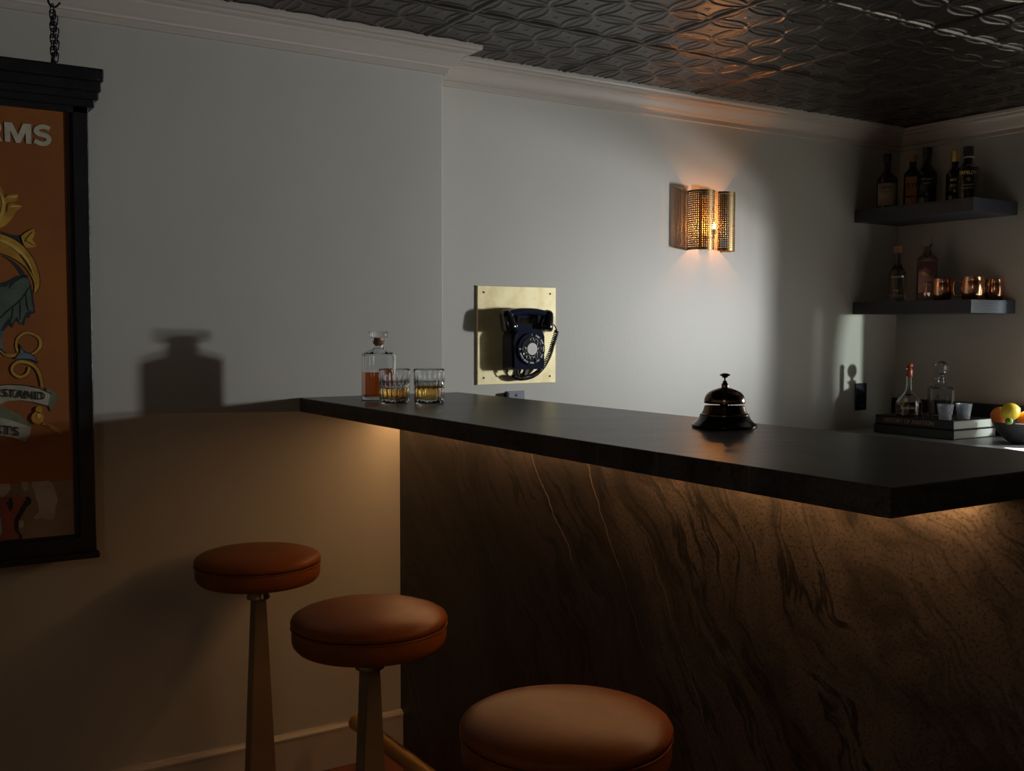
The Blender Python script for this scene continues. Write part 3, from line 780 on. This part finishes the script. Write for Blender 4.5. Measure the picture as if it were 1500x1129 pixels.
# ------------------------------------------------------------------ outlets
t = thing('wall_outlet', 'black rectangular outlet cover on the wall right of the bar, above the back counter', 'outlet', (2.522, DJ-.0005, .982))
link('cover', bx(-.035, .035, -.006, 0, -.057, .057, bev=.002), M['outlet'], t)
for z in (-.026, .026):
    link('socket', bx(-.017, .017, -.0078, -.0062, z-.014, z+.014, bev=.001), M['outlet'], t)
b = nb(); box(b, -.008, .004, -.0084, -.0079, -.036, -.0335); link('marking', b, M['silver'], t)
t = thing('wall_outlet', 'grey outlet cover just under the brass plate, half hidden by the bar top', 'outlet', (.800, DJ-.0005, 1.022))
link('cover', bx(-.034, .034, -.006, 0, -.036, .036, bev=.002), M['outlet_grey'], t)
b = nb(); tube(b, [(.0, -.006, .022), (.0, -.0072, .022)], .0045, 12); link('screw', b, M['hole'], t)
link('side_plug', bx(-.046, -.0355, -.02, 0, -.03, .032, bev=.002), M['outlet'], t)

# ------------------------------------------------------------------ sconce
M['plate_brass'] = mat('satin_brass', (.55, .33, .12), .55, .4)
perf = mat('perforated_brass', (.30, .215, .10), .36, 1.0)
def _perf():
    nt = perf.node_tree; uv = nt.nodes.new('ShaderNodeUVMap'); sp_ = nt.nodes.new('ShaderNodeSeparateXYZ'); nt.links.new(uv.outputs[0], sp_.inputs[0])
    u, v = V(nt, sp_.outputs[0]), V(nt, sp_.outputs[1]); s = .0078
    a = (u/s).fract()-.5; c = (v/s).fract()-.5
    hole = (a*a+c*c).sqrt().lt(.25)
    hole = hole*(v.gt(.008))*(v.lt(.207))
    tr = nt.nodes.new('ShaderNodeBsdfTransparent'); mx = nt.nodes.new('ShaderNodeMixShader')
    nt.links.new(hole.x, mx.inputs[0]); nt.links.new(nt.nodes['Principled BSDF'].outputs[0], mx.inputs[1]); nt.links.new(tr.outputs[0], mx.inputs[2])
    nt.links.new(mx.outputs[0], nt.nodes['Material Output'].inputs[0])
_perf()
SZ = 1.551; SH = .215
t = thing('wall_sconce', 'lit wall lamp of three curved perforated brass shells right of the telephone', 'lamp', (1.6315, DJ-.0005, SZ))
def shell(path, name='shade'):
    b = nb(); uvl = b.loops.layers.uv.new('UVMap'); L = 0; d = [0]
    for a_, c_ in zip(path, path[1:]): L += math.dist(a_, c_); d.append(L)
    A = [b.verts.new((x, y, 0)) for x, y in path]; B = [b.verts.new((x, y, SH)) for x, y in path]
    for i in range(len(path)-1):
        f = b.faces.new((A[i], A[i+1], B[i+1], B[i]))
        for lp, uv in zip(f.loops, ((d[i], 0), (d[i+1], 0), (d[i+1], SH), (d[i], SH))): lp[uvl].uv = uv
    o = link(name, b, perf, t, smooth=True)
    return o
def arc(cx, cy, r, a0, a1, n=28): return [(cx+r*math.cos(R(a0+(a1-a0)*k/n)), cy+r*math.sin(R(a0+(a1-a0)*k/n))) for k in range(n+1)]
shell(arc(-.052, -.038, .0485, 128, 330, 36))      # left shell
shell(arc(.051, -.038, .0485, 210, 412, 36))       # right shell, a slit between the two
b = nb(); box(b, -.022, .022, -.008, 0, .006, .209, .002)
link('back_plate', b, M['plate_brass'], t)
b = nb(); tube(b, [(0, -.008, .05), (0, -.050, .05), (0, -.050, .062)], .005, 10); lathe(b, [(0, .060), (.010, .060), (.010, .078), (0, .078)], 16, 0, -.050); link('lamp_holder', b, M['rail'], t, ang=40)
b = lathe(nb(), [(0, .078), (.006, .079), (.0075, .084), (.0075, .090), (.004, .098), (0, .104)], 20, 0, -.050); link('bulb', b, M['bulb'], t, smooth=True)

# ------------------------------------------------------------------ service bell
t = thing('service_bell', 'antique brass reception bell on a round black base on the bar top', 'bell', (.383, -1.275, H))
b = lathe(nb(), [(0, 0), (.062, 0), (.0635, .002), (.0635, .0055), (.061, .008), (.056, .0115), (.051, .017), (.0485, .0225), (.0475, .0245), (0, .0245)], 72); link('base', b, M['bell_base'], t, ang=40)
b = lathe(nb(), [(0, .0245), (.0475, .0245), (.0475, .027), (.044, .0285), (.0415, .034), (.0395, .041), (.0385, .0435), (.0375, .0440), (0, .0440)], 72); link('skirt', b, M['bell_brass'], t, ang=40)
b = lathe(nb(), [(0, .0438), (.009, .0438), (.009, .0510), (0, .0510)], 20)
tube(b, [(.013, 0, .0438), (.013, 0, .0505)], .003, 8); link('striker', b, M['cap_dark'], t, ang=40)
b = lathe(nb(), [(.0375, .0488), (.0390, .0485), (.0395, .0500), (.0385, .057), (.0355, .064), (.030, .0695), (.022, .0735), (.013, .0765), (.005, .0785), (0, .0785), ], 72)
bell = link('dome', b, M['bell_brass'], t, ang=60); sdm = bell.modifiers.new('s', 'SOLIDIFY'); sdm.thickness = .0012; sdm.offset = 0
b = lathe(nb(), [(0, .0765), (.0062, .0765), (.0066, .080), (.0066, .0855), (.0045, .088), (.0035, .092), (.0018, .0925), (.0018, .0975), (.0050, .0985), (.0055, .1005), (.0100, .1025), (.0103, .1040), (.006, .1062), (0, .107)], 28); link('button', b, M['bell_brass'], t, ang=40)

# ------------------------------------------------------------------ decanter and tumblers on the bar
def face_cam(x, y): return math.atan2(CAM.y-y, CAM.x-x)+PI/2     # local -y looks at the camera
t = thing('decanter', 'glass decanter half full of whiskey with a flat stopper, on the bar by the tumblers', 'decanter', (.150, -.195, H), face_cam(.15, -.195)+R(4))
def sup(ax, ay, e=4.2):
    def f(th, r, z):
        c, s = math.cos(th), math.sin(th)
        k = (abs(c)**e+abs(s)**e)**(-1/e); return (r*k*c*ax, r*k*s*ay)
    return f
BR = .0455
def bodyf(th, r, z, ay=.80):
    c, s = math.cos(th), math.sin(th); m_ = min(1, max(0, (r-.018)/.02))
    e = 2+2.6*m_; k = (abs(c)**e+abs(s)**e)**(-1/e); a = 1+(ay-1)*m_
    fl = 1+.008*m_*math.cos(24*th)
    return (r*k*c*fl, r*k*s*a*fl)
outer = [(0, 0), (BR-.002, 0), (BR, .002), (BR, .120), (BR-.001, .124), (BR-.005, .127), (.030, .1325), (.018, .1375), (.0145, .141), (.0138, .145), (.0140, .152), (.0165, .158), (.0172, .160), (.0165, .1615)]
inn = [(.0095, .1615), (.0095, .145), (.0100, .139), (.020, .1315), (BR-.006, .124), (BR-.004, .119), (BR-.004, .013), (BR-.006, .0105), (0, .0105)]
b = lathe(nb(), outer+inn, 96, rad=bodyf); link('bottle', b, M['glass'], t, ang=30)
liq = [(0, .0108), (BR-.0066, .0108), (BR-.0043, .0134), (BR-.0043, .076), (0, .076)]
link('whiskey', lathe(nb(), liq, 96, rad=bodyf), M['whiskey_deep'], t, ang=30)
link('cork', lathe(nb(), [(0, .146), (.0092, .146), (.0105, .1622), (.0125, .1625), (.0125, .1685), (0, .1685)], 28), M['cork'], t, ang=40)
link('stopper', lathe(nb(), [(0, .1686), (.022, .1686), (.0245, .171), (.0255, .183), (.0245, .1855), (0, .1860)], 40, rad=lambda th, r, z: r*(1+.025*math.cos(20*th))), M['glass'], t, ang=30)
def tumbler(label, x, y, fill):
    t = thing('whiskey_tumbler', label, 'glass', (x, y, H), R(20), 'cut glass tumblers on the bar')
    r0, r1, h = .0385, .0408, .0885
    def cut(th, r, z):
        k = 0
        if .006 < z < .040: k = .045*abs(math.cos(9*th))**.8
        elif .046 < z < .080: k = .050*abs(math.cos(9*th))**.8
        return r*(1-k)
    n = 144
    zs = [.0, .0015, .006, .010, .016, .024, .034, .040, .0415, .043, .0445, .046, .052, .060, .070, .080, .0835, .087]
    o_ = [(0, 0)]
    for z in zs:
        r = r0+(r1-r0)*z/h
        if z == 0: r -= .0015
        if z in (.0415, .0445): r -= .0013
        o_.append((r, z))
    o_ += [(r1-.0006, h), (r1-.0018, h)]
    o_ += [(r1-.0024, .086), (r0-.0012, .030), (r0-.0026, .0135), (r0-.006, .0115), (0, .0115)]
    link('tumbler_glass', lathe(nb(), o_, n, rad=lambda th, r, z: cut(th, r, z) if r > r0-.0008-(0 if z < .1 else 0) else r), M['glass'], t, ang=25)
    l_ = [(0, .0118), (r0-.0063, .0118), (r0-.0029, .0138), (r0-.0015, .030), (r0-.0013, fill), (0, fill)]
    link('whiskey', lathe(nb(), l_, 72), M['whiskey'], t, ang=40)
    return t
tumbler('cut glass tumbler of amber whiskey overlapping the decanter', .137, -.318, .0375)
tumbler('cut glass tumbler of golden whiskey standing apart, nearer the telephone', .212, -.368, .047)

# ------------------------------------------------------------------ corner shelves
SX = 2.4645
t = props(link('floating_shelf', bx(SX, XR-.0005, -.411, DJ-.0005, 1.7036, 1.7537, bev=.0012), M['shelf']), 'upper thick black floating shelf in the corner, holding five dark bottles', 'shelf', 'corner shelves')
t = props(link('floating_shelf', bx(SX, XR-.0005, -.4125, DJ-.0005, 1.3261, 1.3761, bev=.0012), M['shelf']), 'lower thick black floating shelf in the corner, holding copper mugs', 'shelf', 'corner shelves')
UZ, LZ = 1.7540, 1.3764
def wrapfn(rr):
    def f(p): return (rr*math.sin(p.x/rr), p.y, -rr+rr*math.cos(p.x/rr)+p.z)
    return f
def bottle(name, label, cat, loc, prof, parts, labels=(), n=48, m_=None, group=None, texts=(), rad=None, rz=0):
    t = thing(name, label, cat, loc, face_cam(loc[0], loc[1])+rz, group)
    link('glass_body', lathe(nb(), prof, n, rad=rad), m_ or M['bottle_dark'], t, ang=35)
    for nm, pr, mt in parts: link(nm, lathe(nb(), pr, 32), mt, t, ang=40)
    for (r, z0, z1, half, mt) in labels:
        b = nb(); k = 24; V0, V1 = [], []
        for i in range(k+1):
            a = R(-90-half+2*half*i/k)
            V0.append(b.verts.new((r*math.cos(a), r*math.sin(a), z0))); V1.append(b.verts.new((r*math.cos(a), r*math.sin(a), z1)))
        for i in range(k): b.faces.new((V0[i], V0[i+1], V1[i+1], V1[i]))
        o = link('label', b, mt, t, smooth=True); s_ = o.modifiers.new('s', 'SOLIDIFY'); s_.thickness = .0004
    for (s, size, r, z, mt, off) in texts:
        text(s, size, mt, basis((0, -r-.0006, z), (1, 0, 0), (0, 0, 1)), t, name='lettering', fn=wrapfn(r), off=off, ext=.0002)
    return t
def stdprof(r, h1, h2, rn, h3, sq=0):
    """body to h1, shoulder to h2, neck radius rn to h3"""
    return [(0, 0), (r-.003, 0), (r, .003), (r, h1), (r-.001, h1+.006), (r-.006, h1+(h2-h1)*.35), (rn+(r-rn)*.35, h1+(h2-h1)*.7), (rn+.001, h2), (rn, h2+.004), (rn, h3), (0, h3)]
G = 'dark liquor bottles on the upper corner shelf'
def topz(px, py, x, y):  # height seen at a pixel above a floor point
    p = Vector((x, y, 0)); d = (p-CAM).dot(Vector((Fw.x, Fw.y, 0)).normalized())
    r = Fw + Rt*((px-750)/FPX) - Up*((py-564.5)/FPX)
    hxy = math.hypot(r.x, r.y); return CAM.z + r.z*math.hypot(x-CAM.x, y-CAM.y)/hxy
def place(px, y): return on(1, y, px, 400 if False else 300).x
# a: cream label
y = .035; x = place(1299, y); h = topz(1299, 226, x, y)-UZ
bottle('whiskey_bottle', 'slim-necked dark bottle with a large cream label, leftmost on the upper corner shelf', 'bottle', (x, y, UZ), stdprof(.040, h*.52, h*.70, .0135, h*.86),
       [('stopper', [(0, h*.86), (.0155, h*.86), (.0155, h), (0, h)], M['cap_dark'])], [(.0406, .012, h*.46, 62, M['label_cream'])], group=G,
       texts=[('FINE OLD', .010, .041, h*.38, M['ink'], 0), ('SINGLE MALT', .008, .041, h*.30, M['ink'], 0)])
y = -.025; x = place(1336, y); h = topz(1336, 226, x, y)-UZ
sq = lambda th, r, z: sup(1, .8, 5)(th, r, z) if r > .025 else r
bottle('whiskey_bottle', 'squarish bottle with an orange label, partly behind a darker one on the upper shelf', 'bottle', (x, y, UZ), stdprof(.034, h*.62, h*.76, .014, h*.86),
       [('stopper', [(0, h*.86), (.0165, h*.86), (.0165, h), (0, h)], M['cork'])], [], group=G, rad=sq,
       texts=[])
o = bpy.context.scene.objects; tb = [q for q in COL.objects if q.name.startswith('whiskey_bottle')][-1]
link('label', bx(-.026, .026, -.0290, -.0280, .012, h*.58), M['label_orange'], tb)
text('RYE', .026, M['ink'], basis((0, -.0293, h*.42), (1, 0, 0), (0, 0, 1)), tb, off=.0004)
link('label_band', bx(-.026, .026, -.0293, -.0291, h*.20, h*.24), M['ink'], tb)
y = -.135; x = place(1357, y); h = topz(1357, 216, x, y)-UZ
bottle('whiskey_bottle', 'tall round black bottle with thin silver print, third along the upper shelf', 'bottle', (x, y, UZ), stdprof(.037, h*.56, h*.70, .015, h*.84),
       [('stopper', [(0, h*.84), (.018, h*.84), (.018, h), (0, h)], M['cap_dark'])], [(.0375, .03, h*.52, 66, M['label_black'])], group=G,
       texts=[('DISTILLERY', .0085, .0378, h*.44, M['silver'], 0), ('WHISKEY', .007, .0378, h*.37, M['silver'], 0), ('12', .012, .0378, h*.18, M['silver'], 0)])
y = -.235; x = place(1398, y); h = topz(1398, 222, x, y)-UZ
bottle('whiskey_bottle', 'gold-topped bottle half hidden behind the rightmost bottle of the upper shelf', 'bottle', (x, y, UZ), stdprof(.033, h*.55, h*.68, .013, h*.80),
       [('stopper', [(0, h*.80), (.0155, h*.80), (.0165, h*.88), (.0165, h), (0, h)], M['gold_foil'])], [(.0335, .03, h*.50, 60, M['label_black'])], group=G,
       texts=[('GOLD', .013, .0338, h*.44, M['gold_foil'], .0003), ('RESERVE', .009, .0338, h*.34, M['gold_foil'], 0), ('*', .03, .0338, h*.2, M['gold_foil'], 0)])
y = -.315; x = place(1417, y); h = topz(1417, 215, x, y)-UZ
bottle('whiskey_bottle', 'broad dark bottle with FELDY in gold letters, rightmost on the upper shelf', 'bottle', (x, y, UZ), stdprof(.041, h*.58, h*.70, .0165, h*.80),
       [('neck_ring', [(0, h*.79), (.0195, h*.79), (.0195, h*.815), (0, h*.815)], M['silver']), ('stopper', [(0, h*.815), (.019, h*.815), (.019, h), (0, h)], M['cap_dark'])], [], group=G,
       texts=[('ERFELDY', .0175, .0412, h*.50, M['gold_foil'], .0004), ('12', .016, .0412, h*.38, M['gold_foil'], 0), ('HIGHLAND', .0075, .0412, h*.28, M['gold_foil'], 0), ('SINGLE MALT', .0065, .0412, h*.22, M['gold_foil'], 0)])
# lower shelf
def placel(px, y): return on(1, y, px, 438).x
G2 = 'bottles on the lower corner shelf'
y = -.03; x = placel(1314, y); h = topz(1314, 361, x, y)-LZ
bottle('tequila_bottle', 'small dark bottle with a cork top and pale band, left end of lower shelf', 'bottle', (x, y, LZ), stdprof(.034, h*.50, h*.68, .0115, h*.88),
       [('stopper', [(0, h*.88), (.0165, h*.88), (.0165, h), (0, h)], M['cork'])], [(.0345, .012, .030, 64, M['label_grey'])], group=G2,
       texts=[('BLANCOS', .0115, .0345, h*.44, M['silver'], .0002), ('REPOSADO', .005, .0345, .045, M['copper'], 0)], m_=M['glass_dark'])
y = -.105; x = placel(1357, y); h = topz(1357, 348, x, y)-LZ
tb = bottle('rum_bottle', 'larger bottle with a dull red label and a clear stopper, beside the copper mugs', 'bottle', (x, y, LZ), stdprof(.039, h*.66, h*.76, .014, h*.86),
       [], [], group=G2, rad=lambda th, r, z: sup(1, .75, 5)(th, r, z) if r > .025 else r, m_=M['glass_dark'])
link('stopper', lathe(nb(), [(0, h*.86), (.014, h*.861), (.021, h*.89), (.022, h*.93), (.020, h), (0, h)], 24), M['glass'], tb, ang=30)
link('label', bx(-.032, .032, -.0310, -.0300, .035, h*.62), M['label_red'], tb)
b = nb(); disc(b, Vector((-.006, -.0311, h*.46)), .016, 0, .0005, 24); link('seal', b, M['cork'], tb)
text('RUM', .013, M['gilt'], basis((0, -.0313, h*.26), (1, 0, 0), (0, 0, 1)), tb)
# copper mugs
def mug(label, px, y, r, h, hang):
    x = placel(px, y)
    t = thing('copper_mug', label, 'mug', (x, y, LZ), face_cam(x, y), 'copper mugs on the lower shelf')
    o_ = [(0, 0), (r*.72, 0), (r*.80, .003), (r*.95, h*.25), (r, h*.5), (r*.96, h*.78), (r*.86, h-.002), (r*.86+.0015, h), (r*.86-.001, h), (r*.84, h-.004), (r*.94, h*.75), (r*.97, h*.5), (r*.92, h*.25), (r*.7, .005), (0, .004)]
    link('cup', lathe(nb(), o_, 56), M['copper'], t, smooth=True)
    b = nb(); ca, sa = math.cos(hang), math.sin(hang)
    pts = [(r*.93, h*.80), (r*1.10, h*.84), (r*1.40, h*.82), (r*1.52, h*.66), (r*1.52, h*.40), (r*1.40, h*.22), (r*1.12, h*.17), (r*.93, h*.22)]
    pts = catmull(pts, 5); tube(b, [(ca*p, sa*p, q) for p, q in pts], .0028, 8)
    link('handle', b, M['copper'], t, smooth=True)
mug('copper mug standing apart next to the red-labelled bottle', 1380, -.225, .039, .085, PI+.15)
mug('bright copper mug with its handle turned left, between the other two mugs', 1424, -.335, .044, .089, PI-.05)
mug('bright copper mug nearest the outer end of the lower shelf', 1456, -.335, .039, .084, R(200)+PI)

# ------------------------------------------------------------------ back counter
props(link('back_countertop', bx(2.13, XR-.0005, -3.6, DJ-.0005, BC-.03, BC, bev=.002), M['backcounter']), 'pale grey stone worktop along the right wall behind the bar, holding books and fruit', 'countertop')
t = thing('base_cabinet', 'low dark cabinet carrying the worktop behind the bar', 'cabinet', (2.45, -1.7, 0))
link('carcass', bx(-.29, .2965, -1.89, 1.828, .08, BC-.0305), M['cabinet'], t)
link('plinth', bx(-.24, .2965, -1.89, 1.828, 0, .0795), M['cabinet'], t)
for k in range(6):
    d = link('door', bx(-.309, -.2905, -1.88+.618*k, -1.27+.618*k, .10, BC-.05, bev=.002), M['cabinet'], t)
    b = nb(); tube(b, [(-.33, -1.34+.618*k, .5), (-.33, -1.34+.618*k, .65)], .005, 8); link('handle', b, M['rail'], d)
props(link('backsplash', bx(XR-.02, XR-.0005, -.525, DJ-.0005, BC+.0003, .972), M['backsplash']), 'low black stone upstand along the right wall behind the bottles', 'backsplash')
# books
def book(label, x0, x1, y0, y1, z0, z1, title=None, rz=0):
    t = thing('book', label, 'book', (x0, y0, z0), rz, 'large black books stacked on the back counter')
    w, l, h = x1-x0, y1-y0, z1-z0; c = .0028
    b = nb(); box(b, 0, w, 0, l, 0, c); box(b, 0, w, 0, l, h-c, h); box(b, 0, c*1.2, 0, l, 0, h, .0008, 1)
    link('cover', b, M['cover_black'], t)
    link('pages', bx(c*1.3, w-.004, .004, l-.004, c+.0001, h-c-.0001), M['pages'], t)
    if title:
        o = text(title, (h-2*c)*.78, M['gilt'], basis((-.0005, l*.49, h*.48), (0, -1, 0), (0, 0, 1)), t, name='spine_title', sx=1.0)
        xs = [v.co.y for v in o.data.vertices]; wd = max(xs)-min(xs); k = .225/wd; mid = (max(xs)+min(xs))/2
        for v in o.data.vertices: v.co.y = l*.56+(v.co.y-mid)*k
    return t
book('thick black book at the bottom of the pair lying on the back counter', 2.425, 2.700, -.380, -.02, BC+.0003, BC+.036)
book('black book with HISTORY OF AVIATION on its spine, on top of another book', 2.429, 2.697, -.376, -.024, BC+.0365, BK, 'HISTORY OF AVIATION')
# bottle with round stopper on the books
t = thing('cognac_bottle', 'bell-shaped dark bottle with a red ball stopper, standing on the books', 'bottle', (2.490, -.134, BK+.0003), face_cam(2.490, -.134))
hb = topz(1340, 531, 2.490, -.134)-BK
outer = [(0, 0), (.046, 0), (.049, .003), (.0495, .045), (.047, .058), (.040, .070), (.030, .080), (.020, .092), (.014, .104), (.0122, .118), (.0122, hb-.028), (.0135, hb-.026), (.0135, hb-.023), (.0095, hb-.023)]
inn = [(.0095, .118), (.0115, .103), (.018, .090), (.028, .077), (.0375, .067), (.0445, .056), (.047, .045), (.0465, .007), (.044, .005), (0, .005)]
link('glass_body', lathe(nb(), outer+inn, 56), M['glass'], t, ang=40)
link('cognac', lathe(nb(), [(0, .0055), (.0435, .0055), (.046, .0075), (.0465, .045), (.0442, .055), (0, .056)], 48), M['cognac'], t, ang=40)
link('neck_foil', lathe(nb(), [(.0126, hb-.056), (.0130, hb-.055), (.0130, hb-.0285), (.0126, hb-.0275)], 28), M['copper_red'], t, ang=40)
link('stopper', lathe(nb(), [(0, hb-.040), (.0088, hb-.040), (.0088, hb-.0228)]+[(.0140*math.sin(a), hb-.0125-.0132*math.cos(a)) for a in [PI*k/12 for k in range(3, 13)]], 28), M['copper_red'], t, smooth=True)
link('medallion', (lambda b: (disc(b, Vector((-.012, -.0445, .064)), .0085, 0, .002, 20), b)[1])(nb()), M['gold_foil'], t)
text('Exclusiv', .0165, M['gold_foil'], basis((-.004, -.0500, .034), (1, .0, .0), (0, 0, 1)), t, fn=wrapfn(.05), off=.0002, ext=.0003)
# crystal decanter
t = thing('decanter', 'square crystal decanter with a faceted ball stopper, standing on the books', 'decanter', (2.575, -.2175, BK+.0003), face_cam(2.575, -.2175)+R(8))
hb = topz(1391, 529, 2.575, -.2175)-BK
def bf2(th, r, z):
    c, s = math.cos(th), math.sin(th); m_ = min(1, max(0, (r-.022)/.02)); e = 2+5*m_
    k = (abs(c)**e+abs(s)**e)**(-1/e); fl = 1+.010*m_*math.cos(32*th)*(1 if z > .05 else .3); return (r*k*c*fl, r*k*s*fl)
Q = .0465; hs_ = hb-.100
outer = [(0, 0), (Q-.002, 0), (Q, .002), (Q, hs_-.012), (Q-.004, hs_-.004), (.036, hs_+.002), (.020, hs_+.008), (.0165, hs_+.013), (.0165, hs_+.024), (.0235, hs_+.030), (.024, hs_+.033), (.0225, hs_+.035)]
inn = [(.0115, hs_+.035), (.0115, hs_+.012), (.018, hs_+.004), (Q-.008, hs_-.008), (Q-.005, hs_-.014), (Q-.005, .014), (Q-.007, .012), (0, .012)]
link('bottle', lathe(nb(), outer+inn, 96, rad=bf2), M['glass'], t, ang=25)
link('liquor', lathe(nb(), [(0, .0123), (Q-.0075, .0123), (Q-.0054, .0145), (Q-.0054, .066), (0, .066)], 96, rad=bf2), M['cognac'], t, ang=25)
b = nb(); lathe(b, [(0, hs_+.018), (.0105, hs_+.018), (.0112, hs_+.0355), (.016, hs_+.0365), (.008, hs_+.041), (.008, hs_+.046)]+[(.0265*math.sin(a), hb-.0265-.0265*math.cos(a)) for a in [PI*k/9 for k in range(1, 9)]]+[(0, hb)], 14)
link('stopper', b, M['glass'], t)
def shot(label, px, y):
    x = on(1, y, px, 613).x
    t = thing('shot_glass', label, 'glass', (x, y, BK+.0003), face_cam(x, y), 'diamond cut shot glasses on the books')
    r0, r1, h = .0225, .0315, .058; n = 96
    rings = []
    def rad(th, r, z):
        if .006 < z < .054: return r*(1-.030*abs(math.sin(8*th+z*110))*1-.030*abs(math.sin(8*th-z*110)))
        return r
    o_ = [(0, 0)]+[(r0+(r1-r0)*z/h, z) for z in [0.0, .006]+[.006+.0024*i for i in range(1, 20)]+[.054, h]]
    o_ += [(r1-.002, h), (r0+.0015, .012), (0, .010)]
    link('cut_glass', lathe(nb(), o_, n, rad=lambda th, r, z: rad(th, r, z)), M['frost'], t, ang=30)
M['frost'] = mat('cut_crystal', (.75, .8, .88), .18, 0, Transmission_Weight=.72, IOR=1.5)
shot('small diamond cut glass on the books, the one nearer the dark bottle', 1384.5, -.325)
shot('small diamond cut glass on the books, the one nearer the fruit bowl', 1411.5, -.335)
# fruit bowl
BX, BY = 2.628, -.585
BX = on(1, BY, 1499, 640).x
t = props(link('fruit_bowl', lathe(nb(), [(0, 0), (.040, 0), (.048, .003), (.070, .022), (.092, .046), (.106, .076), (.108, .079), (.105, .0795), (.088, .048), (.066, .026), (.045, .009), (0, .007)], 72), M['bowl'], loc=(BX, BY, BC+.0003), ang=50),
          'dark grey ceramic bowl of citrus fruit on the back counter beside the books', 'bowl')
def fruit(name, label, cat, px, py, y, r, mt, el=1.0, rot=(0, 0, 0), nub=0):
    c = on(1, y, px, py); prof = []
    for k in range(17):
        a = PI*k/16; rr = r*math.sin(a); z = -r*el*math.cos(a)
        if nub and k > 13: z += nub*(k-13)/3; rr *= .9
        if nub and k < 2: z -= nub*.6
        prof.append((rr if 0 < k < 16 else 0, z))
    t = thing(name, label, cat, c); t.rotation_euler = rot
    link('peel', lathe(nb(), prof, 32), mt, t, smooth=True)
    link('stem_end', lathe(nb(), [(0, r*el+nub-.0012), (.0022, r*el+nub-.0006), (.0018, r*el+nub+.0008), (0, r*el+nub+.001)], 10), M['leaf'], t, smooth=True)
fruit('lemon', 'bright yellow lemon on top of the fruit in the dark bowl', 'fruit', 1480, 603, BY+.00, .0315, M['lemon'], 1.06, (R(70), 0, R(60)), .004)
fruit('orange', 'orange partly hidden behind the lemon, left side of the bowl', 'fruit', 1465, 609, BY+.065, .033, M['orange'])
fruit('orange', 'orange at the edge of the photo, right of the lemon', 'fruit', 1504, 614, BY-.030, .030, M['orange'], 1, (R(30), 0, 0))
fruit('lime', 'small green lime low in the bowl under the lemon', 'fruit', 1478, 617, BY-.035, .0125, M['lime'], 1.1, (R(80), 0, R(30)))

# ------------------------------------------------------------------ light
def lamp(kind, name, loc, energy, col, **k):
    l = bpy.data.lights.new(name, kind); l.energy = energy; l.color = col
    for a, v in k.items(): setattr(l, a, v)
    o = bpy.data.objects.new(name, l); COL.objects.link(o); o.location = loc; return o
def aim(o, tgt): o.rotation_euler = (Vector(tgt)-o.location).to_track_quat('-Z', 'Y').to_euler()
# low daylight through the window over the back counter
for dz in (-.06, .06):
    l = lamp('SPOT', 'window_daylight', (3.45, -1.56, 1.28+dz), 150, (.945, .97, 1), shadow_soft_size=.045, spot_size=R(76), spot_blend=1.0); aim(l, (-.85, 0, 1.42))
l = lamp('SPOT', 'window_side_daylight', (3.58, -3.5, 1.33), 400, (.86, 1, .93), shadow_soft_size=.05, spot_size=R(26), spot_blend=.05); aim(l, (3.24, .129, 1.1))
sd = Vector((-.99, -.10, 0)).normalized()*math.cos(R(48))+Vector((0, 0, -math.sin(R(48))))
l = lamp('SUN', 'sun', (4, -1, 3), 30, (1, .91, .74), angle=R(.6)); l.rotation_euler = sd.to_track_quat('-Z', 'Y').to_euler()
# the sconce bulb and an added dim warm fill light, unseen behind the camera
lamp('POINT', 'sconce_bulb', (1.6315, DJ-.050, SZ+.090), 4.2, (1, .36, .08), shadow_soft_size=.012)
lamp('POINT', 'fill_light', (-1.7, -3.3, 1.75), 6, (1, .80, .64), shadow_soft_size=.14)
w = bpy.data.worlds.new('world'); sc.world = w; w.use_nodes = True
w.node_tree.nodes['Background'].inputs[0].default_value = (.86, .92, .86, 1); w.node_tree.nodes['Background'].inputs[1].default_value = 3.2

vs = sc.view_settings; vs.view_transform = 'Standard'; vs.look = 'None'; vs.exposure = 0; vs.gamma = 1; vs.use_curve_mapping = False
sc.cycles.use_denoising = True
sc.cycles.max_bounces = 14; sc.cycles.transmission_bounces = 14; sc.cycles.transparent_max_bounces = 16; sc.cycles.diffuse_bounces = 5
sc.cycles.caustics_refractive = True; sc.cycles.sample_clamp_indirect = 4; sc.cycles.blur_glossy = .5
